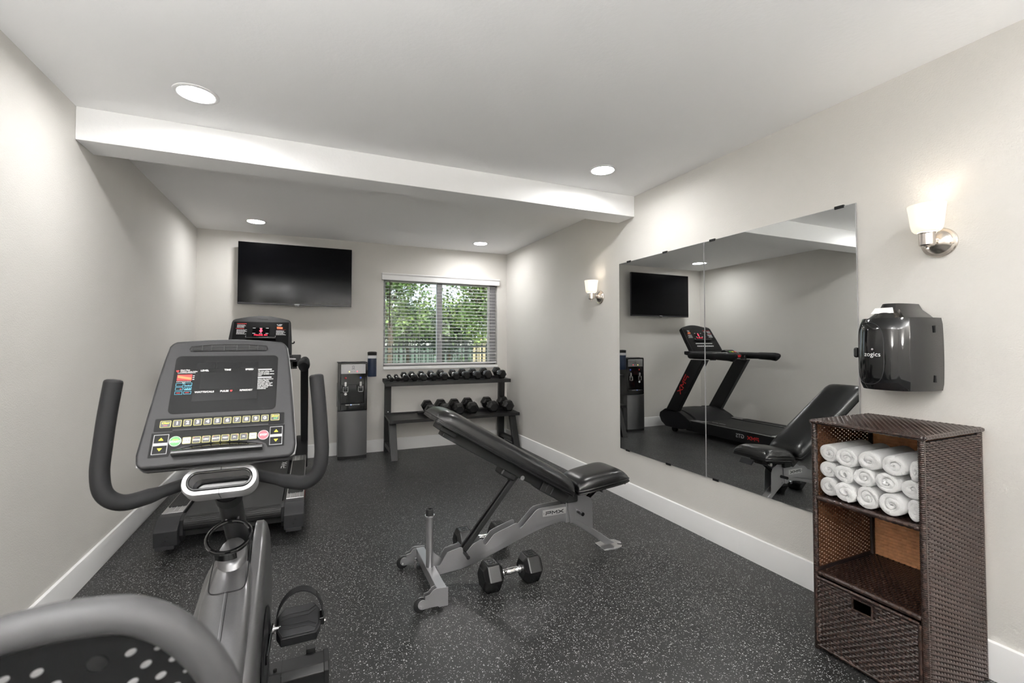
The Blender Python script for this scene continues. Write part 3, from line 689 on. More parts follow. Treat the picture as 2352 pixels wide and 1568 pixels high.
sx0, sx1, sy0, sy1, sh = 1.920, 2.336, .862, 1.250, .940
ws = thing('wicker_shelf', 'dark brown woven wicker shelf unit with a bottom drawer', 'shelf', ((sx0 + sx1) / 2, (sy0 + sy1) / 2, 0))
for (xx, yy) in ((sx0 + .011, sy0 + .011), (sx0 + .011, sy1 - .011), (sx1 - .013, sy0 + .011), (sx1 - .013, sy1 - .011)):
    wrapped(MB(), (xx, yy, 0), (xx, yy, sh - .014), .0112).build('corner_post', 'rattan', ws, angle=80)
# right side panel
sp = MB().box((sx0 + .018, sy0 + .006, .012), (sx1 - .018, sy0 + .016, .915)).build('side_panel', 'rattan_dark', ws)
tag(weave(MB(), axes((sx0 + .018, sy0 + .006, .012), (1, 0, 0), (0, 0, 1)), sx1 - sx0 - .034, .903, .0400, .0083, .0085).build('side_weave', 'rattan', sp, angle=80), 'interlaced brown wicker strands', kind='stuff')
# top
tp = MB().box((sx0, sy0 - .002, sh - .013), (sx1, sy1 + .002, sh - .004)).build('top_board', 'rattan_dark', ws)
tag(weave(MB(), axes((sx0 + .004, sy0, sh - .004), (1, 0, 0), (0, 1, 0)), sx1 - sx0 - .008, sy1 - sy0, .0300, .0100, .0055).build('top_weave', 'rattan', tp, angle=80), 'interlaced brown wicker strands', kind='stuff')
ed = [(sx0 + .003, sy0 + .002), (sx1 - .005, sy0 + .002), (sx1 - .005, sy1 - .002), (sx0 + .003, sy1 - .002)]
for i in range(4):
    a, b = ed[i], ed[(i + 1) % 4]
    wrapped(MB(), (*a, sh - .009), (*b, sh - .009), .0085, .019).build('edge_wrap', 'rattan', tp, angle=80)
# back panel, seen amber from inside
bp = MB().box((sx1 - .010, sy0 + .02, .30), (sx1 - .004, sy1 - .02, .925)).build('back_panel', 'rattan_amber', ws)
tag(weave(MB(), axes((sx1 - .010, sy1 - .02, .30), (0, -1, 0), (0, 0, 1)), sy1 - sy0 - .04, .625, .034, .0135, .0060).build('back_weave', 'rattan_amber', bp, angle=80), 'amber wicker strands', kind='stuff')
wrapped(MB(), (sx1 - .03, sy1 - .018, .32), (sx1 - .03, sy1 - .018, .925), .007).build('inner_post', 'rattan_dark', ws, angle=80)
# left side panel with pinholes between its strands
k = MB(); pv = .0083; j = 0; z = .33
while z < .915:
    xx = sx0 + .02 - (j % 2) * .015
    while xx < sx1 - .02:
        a, b = max(xx, sx0 + .02), min(xx + .0195, sx1 - .02)
        if b > a: k.box((a, sy1 - .014, z), (b, sy1 - .011, z + pv * 1.01))
        a, b = max(xx + .0195, sx0 + .02), min(xx + .030, sx1 - .02)
        if b > a: k.box((a, sy1 - .013, z), (b, sy1 - .012, z + pv * .52))
        xx += .030
    z += pv; j += 1
tag(k.build('pierced_side_panel', 'rattan_shade', ws), 'brown wicker side with rows of pinholes', kind='stuff')
MB().box((sx0 + .02, sy1 - .014, .012), (sx1 - .02, sy1 - .006, .33)).build('lower_side_panel', 'rattan_dark', ws)
# two shelf boards
for zz, nm in ((.618, 'upper'), (.312, 'lower')):
    b = MB().box((sx0 + .012, sy0 + .012, zz - .008), (sx1 - .012, sy1 - .014, zz + .004)).build('shelf_board', 'rattan_dark', ws)
    tag(weave(MB(), axes((sx0 + .016, sy0 + .016, zz + .004), (1, 0, 0), (0, 1, 0)), sx1 - sx0 - .03, sy1 - sy0 - .034, .0300, .0100, .0045).build('board_weave', 'rattan', b, angle=80), 'interlaced brown wicker strands', kind='stuff')
    wrapped(MB(), (sx0 + .010, sy0 + .02, zz), (sx0 + .010, sy1 - .02, zz), .0105, .021).build('edge_wrap', 'rattan', b, angle=80)
MB().cyl((sx1 - .04, sy1 - .024, .585), (sx1 - .055, sy1 - .06, .575), .004, 8).build('shelf_clip', 'black_matte', ws)
# drawer
dr = MB()
fy0, fy1, fz0, fz1 = sy0 + .024, sy1 - .014, .018, .292
hy0, hy1, hz0, hz1 = 1.032, 1.100, .232, .276
dr.box((sx0 + .006, fy0, fz0), (sx0 + .012, fy1, hz0)).box((sx0 + .006, fy0, hz1), (sx0 + .012, fy1, fz1)).box((sx0 + .006, fy0, hz0), (sx0 + .012, hy0, hz1)).box((sx0 + .006, hy1, hz0), (sx0 + .012, fy1, hz1))
dr.box((sx1 - .03, fy0, fz0), (sx1 - .024, fy1, fz1)).box((sx0 + .012, fy0, fz0), (sx1 - .03, fy0 + .006, fz1)).box((sx0 + .012, fy1 - .006, fz0), (sx1 - .03, fy1, fz1)).box((sx0 + .012, fy0, fz0), (sx1 - .03, fy1, fz0 + .006))
dro = dr.build('drawer', 'rattan_dark', ws)
tag(weave(MB(), axes((sx0 + .006, fy1, fz0), (0, -1, 0), (0, 0, 1)), fy1 - fy0, fz1 - fz0, .0275, .0100, .0062,
      skip=lambda x, y: hy0 - .008 < fy1 - x < hy1 + .008 and hz0 - .004 < fz0 + y < hz1 + .004).build('drawer_weave', 'rattan', dro, angle=80), 'long glossy wicker strands', kind='stuff')
for a, b in (((fy0, fz1), (fy1, fz1)), ((fy0, fz0), (fy1, fz0)), ((fy0, fz0), (fy0, fz1)), ((fy1, fz0), (fy1, fz1))):
    wrapped(MB(), (sx0 + .004, *a), (sx0 + .004, *b), .0068, .020).build('edge_wrap', 'rattan', dro, angle=80)
hm = MB()
for a, b in (((hy0, hz1), (hy1, hz1)), ((hy0, hz0), (hy1, hz0)), ((hy0, hz0), (hy0, hz1)), ((hy1, hz0), (hy1, hz1))): hm.cyl((sx0 + .004, *a), (sx0 + .004, *b), .004, 8)
hm.build('handle_opening', 'rattan', dro)

def towel(label, y, z, r, L, sy, sz, a0, turns=2.6, seed=0, yaw=0, inset=.012):
    rnd = random.Random(seed)
    n = int(turns * 26); cx = sx0 + inset + rnd.uniform(0, .006); t_ = r / (turns - .45)
    m = MB(); rings = []; ph = rnd.uniform(0, 6.28); am = .03
    def pt(th, rr): 
        k = 1 + am * math.sin(2 * th + ph) + am * .6 * math.sin(3 * th + ph * 2)
        return (sy * rr * k * math.cos(th + a0), sz * rr * k * math.sin(th + a0))
    cols = []
    for i in range(n + 1):
        th = 2 * math.pi * turns * i / n; ro = t_ * .35 + (r - t_ * .35) * min(1, i / (n * (1 - .85 / turns))); ri = max(ro - t_ * 1.0, ro * .12)
        cols.append((th, ri, ro))
    secs = [(0.000, .16), (.003, .04), (.012, 0), (L * .5, 0), (L - .006, 0), (L, .25)]
    vs = []; fs = []
    for (x, sq) in secs:
        for th, ri, ro in cols:
            mid = (ri + ro) / 2
            for rr in (ri + (mid - ri) * sq * 1.6, ro - (ro - mid) * sq * 1.6):
                p, q = pt(th, rr); wob = .0022 * math.sin(th * 1.7 + ph) if x < .02 else 0
                vs.append((cx + x + wob, y + p + (x * math.tan(R(yaw))), z + q))
    W = 2 * (n + 1); S_ = len(secs)
    for j in range(S_ - 1):
        for i in range(n):
            a = j * W + 2 * i
            fs.append((a, a + 2, a + 2 + W, a + W)); fs.append((a + 1, a + 1 + W, a + 3 + W, a + 3))
        a = j * W; fs.append((a, a + W, a + W + 1, a + 1)); a = j * W + 2 * n; fs.append((a, a + 1, a + 1 + W, a + W))
    for i in range(n):
        a = 2 * i; fs.append((a, a + 1, a + 3, a + 2)); a = (S_ - 1) * W + 2 * i; fs.append((a, a + 2, a + 3, a + 1))
    m.add(vs, fs); o = m.build('rolled_towel', 'terry', angle=70)
    o.data.transform(Matrix.Translation((-cx, -y, -z))); o.location = (cx, y, z)
    return tag(o, label, 'towel', 'rolled white towels on the wicker shelf')
pos = ['leftmost', 'second from left', 'middle', 'second from right', 'rightmost']
rows = (('bottom', [(1.197, .0385), (1.119, .0385), (1.041, .0385), (.963, .0385), (.905, .022)], .665),
        ('middle', [(1.198, .0360), (1.131, .0370), (1.057, .0385), (.979, .0375), (.914, .0290)], .735),
        ('top', [(1.197, .0375), (1.119, .0390), (1.040, .0390), (.961, .0395), (.905, .0290)], .808))
rows = (('bottom', [(1.1970, .6685, .0340, .0375), (1.1260, .6685, .0372, .0372), (1.0490, .6705, .0385, .0395), (.9690, .6705, .0395, .0395), (.9050, .6685, .0215, .0365)]),
        ('middle', [(1.1975, .7390, .0325, .0325), (1.1310, .7380, .0355, .0330), (1.0570, .7450, .0370, .0330), (.9820, .7455, .0370, .0335), (.9130, .7380, .0310, .0325)]),
        ('top', [(1.1945, .8065, .0350, .0345), (1.1200, .8060, .0400, .0345), (1.0390, .8125, .0395, .0340), (.9590, .8140, .0385, .0345), (.9010, .8060, .0180, .0345)]))
i = 0
for rn, lst in rows:
    for p_, (yy, zz, hw, hh) in zip(pos, lst):
        towel(f'rolled white terry towel, {p_} in the {rn} row of the pile', yy, zz, .04, .25, hw / .0386, hh / .0386, random.uniform(0, 6.28), random.choice((2.3, 2.6, 2.9)), seed=i, inset=.027 if p_ in ('leftmost', 'rightmost') else .012); i += 1

# ================================================================ WEIGHT BENCH
BY = 2.37
bn = thing('weight_bench', 'adjustable weight bench with black vinyl pads on a silver frame', 'bench', (1.1, BY, 0))
XZ = lambda y: axes((0, y, 0), (1, 0, 0), (0, 0, 1), (0, -1, 0))     # polygon in (x, z), extruded toward -y
def plate(poly, ya, yb): return MB().prism(poly, -yb, -ya, axes((0, 0, 0), (1, 0, 0), (0, 0, 1), (0, -1, 0)))
# cross foot with end brackets and wheels
MB().box((.556, 2.135, .043), (.604, 2.615, .096)).build('cross_foot', 'silver_paint', bn, bevel=.004)
for ye, s_ in ((2.128, 1), (2.618, -1)):
    prof = [(.608, .030), (.608, .100), (.552, .104), (.536, .100), (.520, .082), (.498, .078)] + arc(.486, .042, .022, 60, 270, 9) + [(.530, .022), (.56, .020), (.565, .014), (.608, .014)]
    for k in (0, 1):
        yy = ye + s_ * (k * .030) if k else ye
        plate(prof if k == 0 else prof[2:18], yy, yy + .005).build('wheel_bracket', 'silver_paint', bn, bevel=.001)
    wy = ye + s_ * .017
    wh = MB().lathe([(.008, -.009), (.024, -.010), (.031, -.007), (.0325, 0), (.031, .007), (.024, .010), (.008, .009)], 24, axes((.478, wy, .0335), (1, 0, 0), (0, 0, 1), (0, -1, 0))).build('wheel', 'black_rubber', bn)
    MB().cyl((.478, ye - s_ * .003, .0335), (.478, ye + s_ * .034, .0335), .006, 10).build('axle', 'silver_bright', wh)
    MB().cyl((.545, ye + s_ * .05, .003), (.545, ye + s_ * .05, .06), .008, 10).build('leveling_bolt', 'silver_bright', bn)
MB().cyl((.576, BY, .094), (.576, BY, .352), .0185, 20).build('support_post', 'silver_paint', bn)
MB().lathe([(.001, .352), (.0255, .352), (.0265, .356), (.0255, .362), (.001, .362)], 24, Matrix.Translation((.576, BY, 0))).build('post_collar', 'silver_bright', bn)
MB().lathe([(.0205, .361), (.0195, .388), (.017, .392), (.009, .392), (.009, .384), (.001, .384)], 24, Matrix.Translation((.576, BY, 0))).build('post_cap', 'black_rubber', bn)
# main beam: curved tube up to the seat post, then the rear leg down to the foot
lo = [(.612, .052), (.741, .058), (.85, .083), (.939, .109), (1.05, .145), (1.151, .175), (1.225, .193), (1.286, .204), (1.345, .211), (1.385, .209), (1.426, .195), (1.493, .151), (1.60, .072), (1.665, .024)]
hi = [(1.735, .024), (1.62, .106), (1.562, .144), (1.503, .186), (1.45, .222), (1.39, .248), (1.332, .250), (1.25, .239), (1.151, .218), (1.05, .190), (.939, .157), (.85, .127), (.741, .100), (.612, .092)]
plate(lo + hi, BY - .025, BY + .025).build('main_beam', 'silver_paint', bn, bevel=.005)
# notched ladder plates either side
nt = [(.608, .085), (.603, .105), (.615, .100), (.625, .107), (.640, .130), (.663, .164), (.690, .170), (.738, .178), (.746, .172), (.750, .150), (.757, .142), (.767, .144), (.785, .164), (.807, .184), (.850, .200), (.861, .196), (.866, .172), (.875, .165), (.885, .170), (.925, .213), (.945, .221), (1.058, .254), (1.070, .250), (1.076, .228), (1.085, .219), (1.095, .225), (1.178, .301), (1.192, .309), (1.222, .314), (1.385, .318), (1.385, .235), (1.30, .235), (1.15, .205), (1.0, .165), (.85, .115), (.74, .088)]
for yy in (BY - .031, BY + .026): plate(nt, yy, yy + .005).build('ladder_plate', 'silver_paint', bn, bevel=.001)
plate([(.578, .085), (.640, .092), (.640, .125), (.596, .165), (.578, .170)], BY - .004, BY + .004).build('front_gusset', 'silver_paint', bn, bevel=.001)
MB().box((1.376, BY - .034, .205), (1.446, BY + .034, .352)).build('seat_post', 'silver_paint', bn, bevel=.003)
plate([(1.380, .352), (1.450, .352), (1.432, .205), (1.404, .200)], BY - .040, BY - .034).build('post_web', 'silver_paint', bn, bevel=.001)
for yy in (BY - .032, BY + .027):
    plate([(1.446, .346), (1.50, .352), (1.545, .330), (1.562, .300), (1.566, .145), (1.446, .215)], yy, yy + .005).build('adjuster_plate', 'silver_paint', bn, bevel=.001)
# rear foot plate with a notch
ft = [(1.635, 2.318), (1.70, 2.305), (1.755, 2.312), (1.775, 2.330), (1.752, 2.350), (1.764, 2.366), (1.786, 2.352), (1.796, 2.375), (1.775, 2.420), (1.70, 2.435), (1.635, 2.422)]
MB().prism(ft, .0015, .012).build('rear_foot', 'silver_bright', bn, bevel=.002)
# badge
bd = plate([(1.224, .2615), (1.400, .2615), (1.400, .2985), (1.224, .2985)], BY - .0335, BY - .031).build('badge', 'steel_badge', bn, bevel=.001)
lt = MB(); pmx(lt, axes((1.243, BY - .0338, .2695), (1, 0, 0), (0, 0, 1)), .020, .0042, asp=1.75, gap=.3); lt.build('lettering', 'black_matte', bd)
for xx in (1.231, 1.393): MB().cyl((xx, BY - .0325, .280), (xx, BY - .035, .280), .003, 8).build('rivet', 'silver_bright', bd)
bd2 = plate([(1.224, .2615), (1.400, .2615), (1.400, .2985), (1.224, .2985)], BY + .031, BY + .0335).build('badge', 'steel_badge', bn, bevel=.001)
lt = MB(); pmx(lt, axes((1.382, BY + .0338, .2695), (-1, 0, 0), (0, 0, 1)), .020, .0042, asp=1.75, gap=.3); lt.build('lettering', 'black_matte', bd2)
# back support strut and cross pin
sA, sB = Vector((1.068, BY, .515)), Vector((.757, BY, .150)); dS = (sB - sA).normalized()
for yy in (-.018, .018):
    Ms = axes(sA + Vector((0, yy, 0)), dS, (0, 1, 0)); MB().box((0, -.0065, -.013), ((sB - sA).length, .0065, .013), Ms).build('support_strut', 'black_powder', bn, bevel=.002)
MB().cyl((.757, BY - .095, .146), (.757, BY + .095, .146), .0095, 14).build('cross_pin', 'black_gloss', bn)
for s_ in (-1, 1): MB().cyl((1.088, BY + s_ * .040, .506), (1.088, BY + s_ * .052, .506), .013, 14).build('pivot_bolt', 'silver_bright', bn)
# pads
def pad_rings(L, w0, w1, th, nL=22, nC=34, e=.13, base=.22):
    rings = []
    for i in range(nL + 1):
        s_ = .5 - .5 * math.cos(math.pi * i / nL); x = L * s_; d = min(x, L - x); q = min(1, d / (e * 1.0)); rn = math.sqrt(max(0.0, 1 - (1 - q) ** 2.6)); rn = max(rn, .02)
        w_ = (w0 + (w1 - w0) * s_) / 2 * (.86 + .14 * rn) if q < 1 else (w0 + (w1 - w0) * s_) / 2
        t_ = th * (base + (1 - base) * rn ** .8); ring = []
        for k in range(nC):
            a = math.pi * k / (nC - 1); c, sn = math.cos(a), math.sin(a)
            ring.append((x, w_ * math.copysign(abs(c) ** .42, c), th * base * .9 + (t_ - th * base * .9) * abs(sn) ** .75))
        for k in range(8):
            ring.append((x, -w_ + 2 * w_ * k / 7 * .999 + .0005, 0))
        rings.append(ring)
    return rings
def pad(name, M, L, w0, w1, th):
    p = MB().loft(pad_rings(L, w0, w1, th), M).build(name, 'vinyl', bn, angle=60)
    # piping along the lower seam
    rr = pad_rings(L, w0 + .002, w1 + .002, th); left = [r[0] for r in rr]; right = [r[33] for r in rr]
    loop = left + right[::-1]
    pts = [tuple(M @ Vector((x, y, th * .25))) for x, y, z in loop]
    MB().tube(pts, .0035, 6, closed=True).build('piping', 'vinyl', p)
    pts = [tuple(M @ Vector((x, y, th * .07))) for x, y, z in loop]
    MB().tube(pts, .0030, 6, closed=True).build('piping', 'vinyl', p)
    return p
ang = math.atan2(.484, .804); d = Vector((math.cos(ang), 0, -math.sin(ang))); nr = Vector((math.sin(ang), 0, math.cos(ang)))
Mb = axes(Vector((.570, BY, .868)), d, (0, 1, 0), nr)
pad('back_pad', Mb, .935, .290, .290, .090)
MB().box((.10, -.045, -.052), (.90, .045, -.001), Mb).build('pad_frame', 'black_powder', bn, bevel=.004)
MB().box((.06, -.075, -.030), (.16, .075, -.001), Mb).build('pad_bracket', 'black_powder', bn, bevel=.006)
MB().box((.76, -.06, -.060), (.96, .06, -.001), Mb).build('pad_bracket', 'black_powder', bn, bevel=.006)
MB().box((.50, -.050, -.085), (.60, .050, -.045), Mb).build('pivot_lug', 'black_powder', bn, bevel=.012)
for k in (.795, .835): MB().cyl(tuple(Mb @ Vector((k, -.061, -.05))), tuple(Mb @ Vector((k, -.061, -.004))), .004, 8).build('frame_rib', 'grey_plastic', bn)
a2 = R(7); d2 = Vector((math.cos(a2), 0, math.sin(a2))); n2 = Vector((-math.sin(a2), 0, math.cos(a2)))
Ms2 = axes(Vector((1.415, BY, .383)), d2, (0, 1, 0), n2)
pad('seat_pad', Ms2, .350, .250, .295, .088)
MB().box((.03, -.05, -.030), (.27, .05, -.001), Ms2).build('seat_frame', 'black_powder', bn, bevel=.004)
MB().cyl((1.622, BY - .075, .372), (1.622, BY + .075, .372), .012, 14).build('seat_pivot', 'silver_bright', bn)
plate([(1.60, .395), (1.645, .398), (1.636, .362), (1.622, .355), (1.606, .362)], BY - .055, BY + .055).build('pivot_lug', 'black_powder', bn, bevel=.003)
for yy in (-.012, .012): MB().cyl((1.620, BY + yy, .370), (1.465, BY + yy, .262), .007, 10).build('seat_adjuster', 'black_gloss', bn)
MB().cyl((1.462, BY - .085, .260), (1.462, BY + .085, .260), .011, 12).build('adjuster_knob', 'black_gloss', bn)
plate([(1.760, .415), (1.775, .418), (1.800, .385), (1.792, .382), (1.775, .396)], BY - .05, BY + .05).build('pull_handle', 'grey_plastic', bn, bevel=.002)
MB().box((1.372, BY - .055, .322), (1.452, BY + .055, .392)).build('hinge_block', 'black_powder', bn, bevel=.012)

# ================================================================ TREADMILL
tc_ = -.433
tm = thing('treadmill', 'black treadmill with silver side rails below the television', 'treadmill', (tc_, 4.3, 0))
YZ = lambda: axes((0, 0, 0), (0, 1, 0), (0, 0, 1), (1, 0, 0))        # polygon in (y, z), extruded along x
X0, X1 = -.832, -.034
MB().box((X0 + .02, 3.40, .075), (X1 - .02, 4.75, .180)).build('deck', 'black_matte', tm)
bz = .203
bp_ = [(4.74, bz), (3.38, bz)] + arc(3.385, bz - .045, .045, 90, 250, 10)[1:] + [(3.42, .115), (4.74, .115)]
MB().prism(bp_, -.697, -.169, YZ()).build('running_belt', 'belt_rubber', tm, angle=50)
m = MB()
for k in range(7): a = R(105 + k * 14); m.cyl((-.69, 3.385 + .0452 * math.cos(a), bz - .045 + .0452 * math.sin(a)), (-.176, 3.385 + .0452 * math.cos(a), bz - .045 + .0452 * math.sin(a)), .0016, 6)
m.build('belt_ridges', 'black_rubber', tm)
lt = MB(); pmx(lt, axes((-.185, 4.33, bz + .0004), (0, 1, 0), (-1, 0, 0)), .042, .008, asp=1.55, gap=.22, h=.0004); lt.build('belt_lettering', 'white_print', tm)
for xa, xb, s_ in ((X0, -.717, -1), (-.149, X1, 1)):
    xo = xb if s_ > 0 else xa
    MB().box((xa, 3.44, .068), (xb, 4.78, .205)).build('side_skirt', 'black_powder', tm, bevel=.006)
    r_ = MB().box((xa + .003, 3.44, .205), (xb - .001, 4.72, .214)).build('side_rail', 'silver_bright', tm, bevel=.003)
    for k in (.25, .5, .75): MB().box((xa + (xb - xa) * k - .0012, 3.45, .2138), (xa + (xb - xa) * k + .0012, 4.70, .2150)).build('rail_groove', 'silver_satin', r_)
    q = MB().prism(rrect(xa + .010, 3.555, xb - .008, 4.50, .012), .214, .2185).build('foot_pad', 'black_rubber', r_, bevel=.001)
    MB().box((xa + .03, 3.60, .2185), (xa + .034, 3.72, .2195)).box((xb - .034, 3.60, .2185), (xb - .030, 3.72, .2195)).build('pad_marks', 'dark_plastic', q)
    cap = MB().prism([(3.322, .048), (3.300, .060), (3.288, .150), (3.300, .162), (3.372, .206), (3.385, .208), (3.452, .209), (3.452, .048)], xa - .002, xb + .002, YZ()).build('end_cap', 'grey_plastic', tm, bevel=.004)
    xi = xb if s_ < 0 else xa
    MB().prism([(3.36, .06), (3.335, .10), (3.345, .19), (3.40, .207), (3.43, .206), (3.43, .06)], min(xi, xi - s_ * .02), max(xi, xi - s_ * .02), YZ()).build('roller_guard', 'dark_plastic', tm, bevel=.003)
    MB().box((xa + .01, 3.285, .046), (xb - .012, 3.32, .064)).build('cap_lip', 'grey_plastic', cap, bevel=.002)
    for xx, zz in (((xa + xb) / 2 + .008, .118), ((xa + xb) / 2 - .004, .092)): MB().cyl((xx, 3.300, zz), (xx, 3.288, zz + .001), .006, 10).build('cap_screw', 'black_matte', cap)
    MB().cyl(((xa + xb) / 2, 3.42, .0), ((xa + xb) / 2, 3.42, .07), .024, 16).build('rear_foot', 'black_rubber', tm)
    # motor side cover, upright, handrail
    cov = [(5.29, .195), (5.28, .25), (5.17, .318), (5.02, .322), (4.90, .300), (4.78, .25), (4.68, .190), (4.70, .10), (4.85, .065), (5.16, .065), (5.25, .12)]
    MB().prism(cov, xa if s_ < 0 else xa + .02, xb - .02 if s_ < 0 else xb + .012, YZ()).build('side_cover', 'dark_plastic', tm, bevel=.010)
    u0, u1 = (xo - .052, xo + .012) if s_ > 0 else (xo - .022, xo + .042)
    up = MB().prism([(5.165, .285), (4.935, .285), (4.455, 1.040), (4.672, 1.040)], u0, u1, YZ()).build('upright', 'black_powder', tm, bevel=.008)
    if s_ > 0:
        dU = Vector((0, -.48, .755)).normalized()
        lt = MB(); o_ = Vector((u1 + .0006, 4.700, .800)); nn = Vector((1, 0, 0)); dU = -dU; upv = nn.cross(dU)
        pmx(lt, axes(o_, dU, upv, nn), .075, .013, asp=1.20, gap=.18, h=.0005); lt.build('upright_lettering', 'red_print', up)
        lt = MB(); M_ = axes((X1 + .0006, 3.700, .118), (0, 1, 0), (0, 0, 1)); pmx(lt, M_, .044, .0085, asp=1.05, gap=.16, h=.0005); lt.build('skirt_lettering', 'red_print', tm)
        lt = MB(); text(lt, 'GTS', .066, axes((X1 + .0006, 3.955, .140), (0, 1, 0), (0, 0, 1)), h=.0005, bold=.0012); lt.build('skirt_lettering', 'grey_print', tm)
    xh = (u0 + u1) / 2 + .001
    hr = []
    for k, (yy, zz, rx, rz) in enumerate([(4.735, 1.088, .020, .026), (4.71, 1.092, .036, .042), (4.62, 1.092, .040, .045), (4.40, 1.092, .040, .044), (4.30, 1.092, .040, .043), (4.295, 1.092, .043, .047), (4.10, 1.088, .045, .050), (4.055, 1.082, .045, .050), (4.030, 1.075, .041, .046), (4.022, 1.070, .030, .036)]):
        hr.append([(xh + rx * math.cos(2 * math.pi * i / 20), yy - .028 * (1 if k > 5 else 0) * math.sin(2 * math.pi * i / 20), zz + rz * math.sin(2 * math.pi * i / 20)) for i in range(20)])
    MB().loft(hr).build('handrail', 'foam', tm, angle=50)
    MB().cyl((xh - s_ * .10, 4.46, 1.035), (xh - s_ * .10, 4.46, 1.098), .040, 20).build('cup_holder', 'black_gloss', tm)
# motor hood
hd = []
for (yy, zz, k) in ((4.635, .205, 1), (4.66, .216, 1), (4.72, .262, 1), (4.80, .300, 1), (4.92, .328, 1), (5.05, .336, 1), (5.18, .322, 1), (5.25, .28, 1), (5.27, .20, 1)):
    hd.append([(x_, yy + .03 * (1 - abs(2 * i / 16 - 1) ** 2) * -1, .19 if e else zz - .018 * abs(2 * i / 16 - 1) ** 3) for e, i, x_ in [(0, i, X0 + .1 + (X1 - X0 - .2) * i / 16) for i in range(17)] + [(1, 16, X1 - .1), (1, 0, X0 + .1)]])
MB().loft(hd).build('motor_hood', 'grey_plastic', tm, angle=50)
MB().box((X0 + .12, 5.10, .03), (X0 + .18, 5.17, .08)).box((X1 - .18, 5.10, .03), (X1 - .12, 5.17, .08)).build('front_feet', 'black_rubber', tm)
MB().box((X0 + .1, 4.80, .07), (X1 - .1, 5.2, .20)).build('motor_pan', 'black_matte', tm)
for xx in (X0 + .06, X1 - .06): MB().cyl((xx - .02, 5.05, .038), (xx + .02, 5.05, .038), .038, 18).build('transport_wheel', 'black_rubber', tm)
# dash between the uprights
ds = MB().prism([(4.48, 1.055), (4.52, 1.095), (4.78, 1.150), (4.86, 1.150), (4.86, 1.105), (4.62, 1.050)], X0 + .055, X1 - .055, YZ()); ds.build('dash', 'dark_plastic', tm, bevel=.010)
MB().box((X0 + .12, 4.60, 1.118), (X0 + .26, 4.74, 1.134)).build('tray', 'black_gloss', tm, bevel=.004)
MB().box((X1 - .26, 4.60, 1.118), (X1 - .12, 4.74, 1.134)).build('tray', 'black_gloss', tm, bevel=.004)
pod = MB().prism([(4.32, 1.070), (4.30, 1.085), (4.315, 1.110), (4.46, 1.175), (4.50, 1.165), (4.53, 1.10), (4.50, 1.06)], tc_ - .085, tc_ + .085, YZ()).build('control_pod', 'dark_plastic', tm, bevel=.010)
MB().box((tc_ - .035, 4.288, 1.075), (tc_ + .035, 4.325, 1.108)).build('safety_key', 'red_button', pod, bevel=.008)
for k, (xx, mm) in enumerate(((-.045, 'stop_red'), (0, 'yellow_print'), (.045, 'green_print'))):
    Mp = axes((tc_ + xx, 4.39, 1.1475), (1, 0, 0), (0, .145, .065)); MB().box((-.014, -.012, 0), (.014, .012, .003), Mp).build('pod_button', mm, pod, bevel=.002)
MB().tube(spline([(X0 + .10, 4.56, 1.11), (tc_ - .12, 4.42, 1.125), (tc_, 4.40, 1.12), (tc_ + .12, 4.42, 1.125), (X1 - .10, 4.56, 1.11)], 6), .016, 12).build('front_grip', 'silver_bright', tm)
# console: plane leaning away from the runner
Oc = Vector((tc_ - .004, 4.775, 1.135)); Vc = Vector((0, .215, .325)).normalized(); KV = Matrix.Diagonal((1, 1.12, 1, 1)); Nc = Vector((1, 0, 0)).cross(Vc)
Mc = axes(Oc, (1, 0, 0), Vc) @ KV
out = [(-.245, -.01), (.245, -.01), (.268, .02), (.262, .20), (.252, .350)] + [(.245, .372), (.228, .383)] + [(.228 - .456 * i / 12, .383 + .040 * math.sin(math.pi * i / 12)) for i in range(1, 12)] + [(-.228, .383), (-.245, .372), (-.252, .350), (-.262, .20), (-.268, .02)]
cs = MB().prism(out, -.060, 0, Mc).build('console', 'dark_plastic', tm, bevel=.010)
MB().prism([(-.236, .02), (.236, .02), (.232, .352), (-.232, .352)], 0, .0015, Mc).build('console_face', 'screen_dark', cs)
MB().box((-.045, .385, 0), (.045, .400, .002), Mc).build('fan_slot', 'black_matte', cs)
MB().box((-.075, .198, .0015), (.070, .292, .0022), Mc).build('display', 'tv_screen', cs)
m = MB(); Mq = Mc @ Matrix.Translation((0, 0, .0024))
m.add([(-.012, .282, 0), (.004, .282, 0), (.004, .262, 0), (.012, .262, 0), (-.004, .240, 0), (-.020, .262, 0), (-.012, .262, 0)], [(0, 1, 2, 6), (3, 4, 5)], Mq)
text(m, 'PCLOSE. 001', .020, Mq @ Matrix.Translation((-.002, .216, 0)), h=0, sx=1.05); m.build('red_readout', 'led_red', cs)
m = MB(); Mq = Mc @ Matrix.Translation((0, 0, .0024))
for yy in (.287, .233):
    for xx in (-.062, -.006, .048): m.box((xx - .012, yy - .002, 0), (xx + .012, yy + .002, .0003), Mq)
m.build('display_captions', 'white_print', cs)
def fine_print(mb, M, x0, y0, w_, n, dy, th, seed, h=.0003):     # rows of tiny illegible words
    rnd = random.Random(seed)
    for k in range(n):
        x = x0; end = x0 + w_ * rnd.uniform(.7, 1)
        while x < end - .002:
            ww = min(rnd.uniform(.005, .016), end - x); mb.box((x, y0 - k * dy - th / 2, 0), (x + ww, y0 - k * dy + th / 2, h), M); x += ww + .002
m = MB(); Mq = Mc @ Matrix.Translation((0, 0, .0018))
fine_print(m, Mq, -.205, .318, .085, 4, .0085, .0048, 1); fine_print(m, Mq, -.205, .268, .085, 6, .0085, .0048, 2); fine_print(m, Mq, .125, .262, .09, 6, .0085, .0045, 3)
m.build('fine_print', 'grey_print', cs)
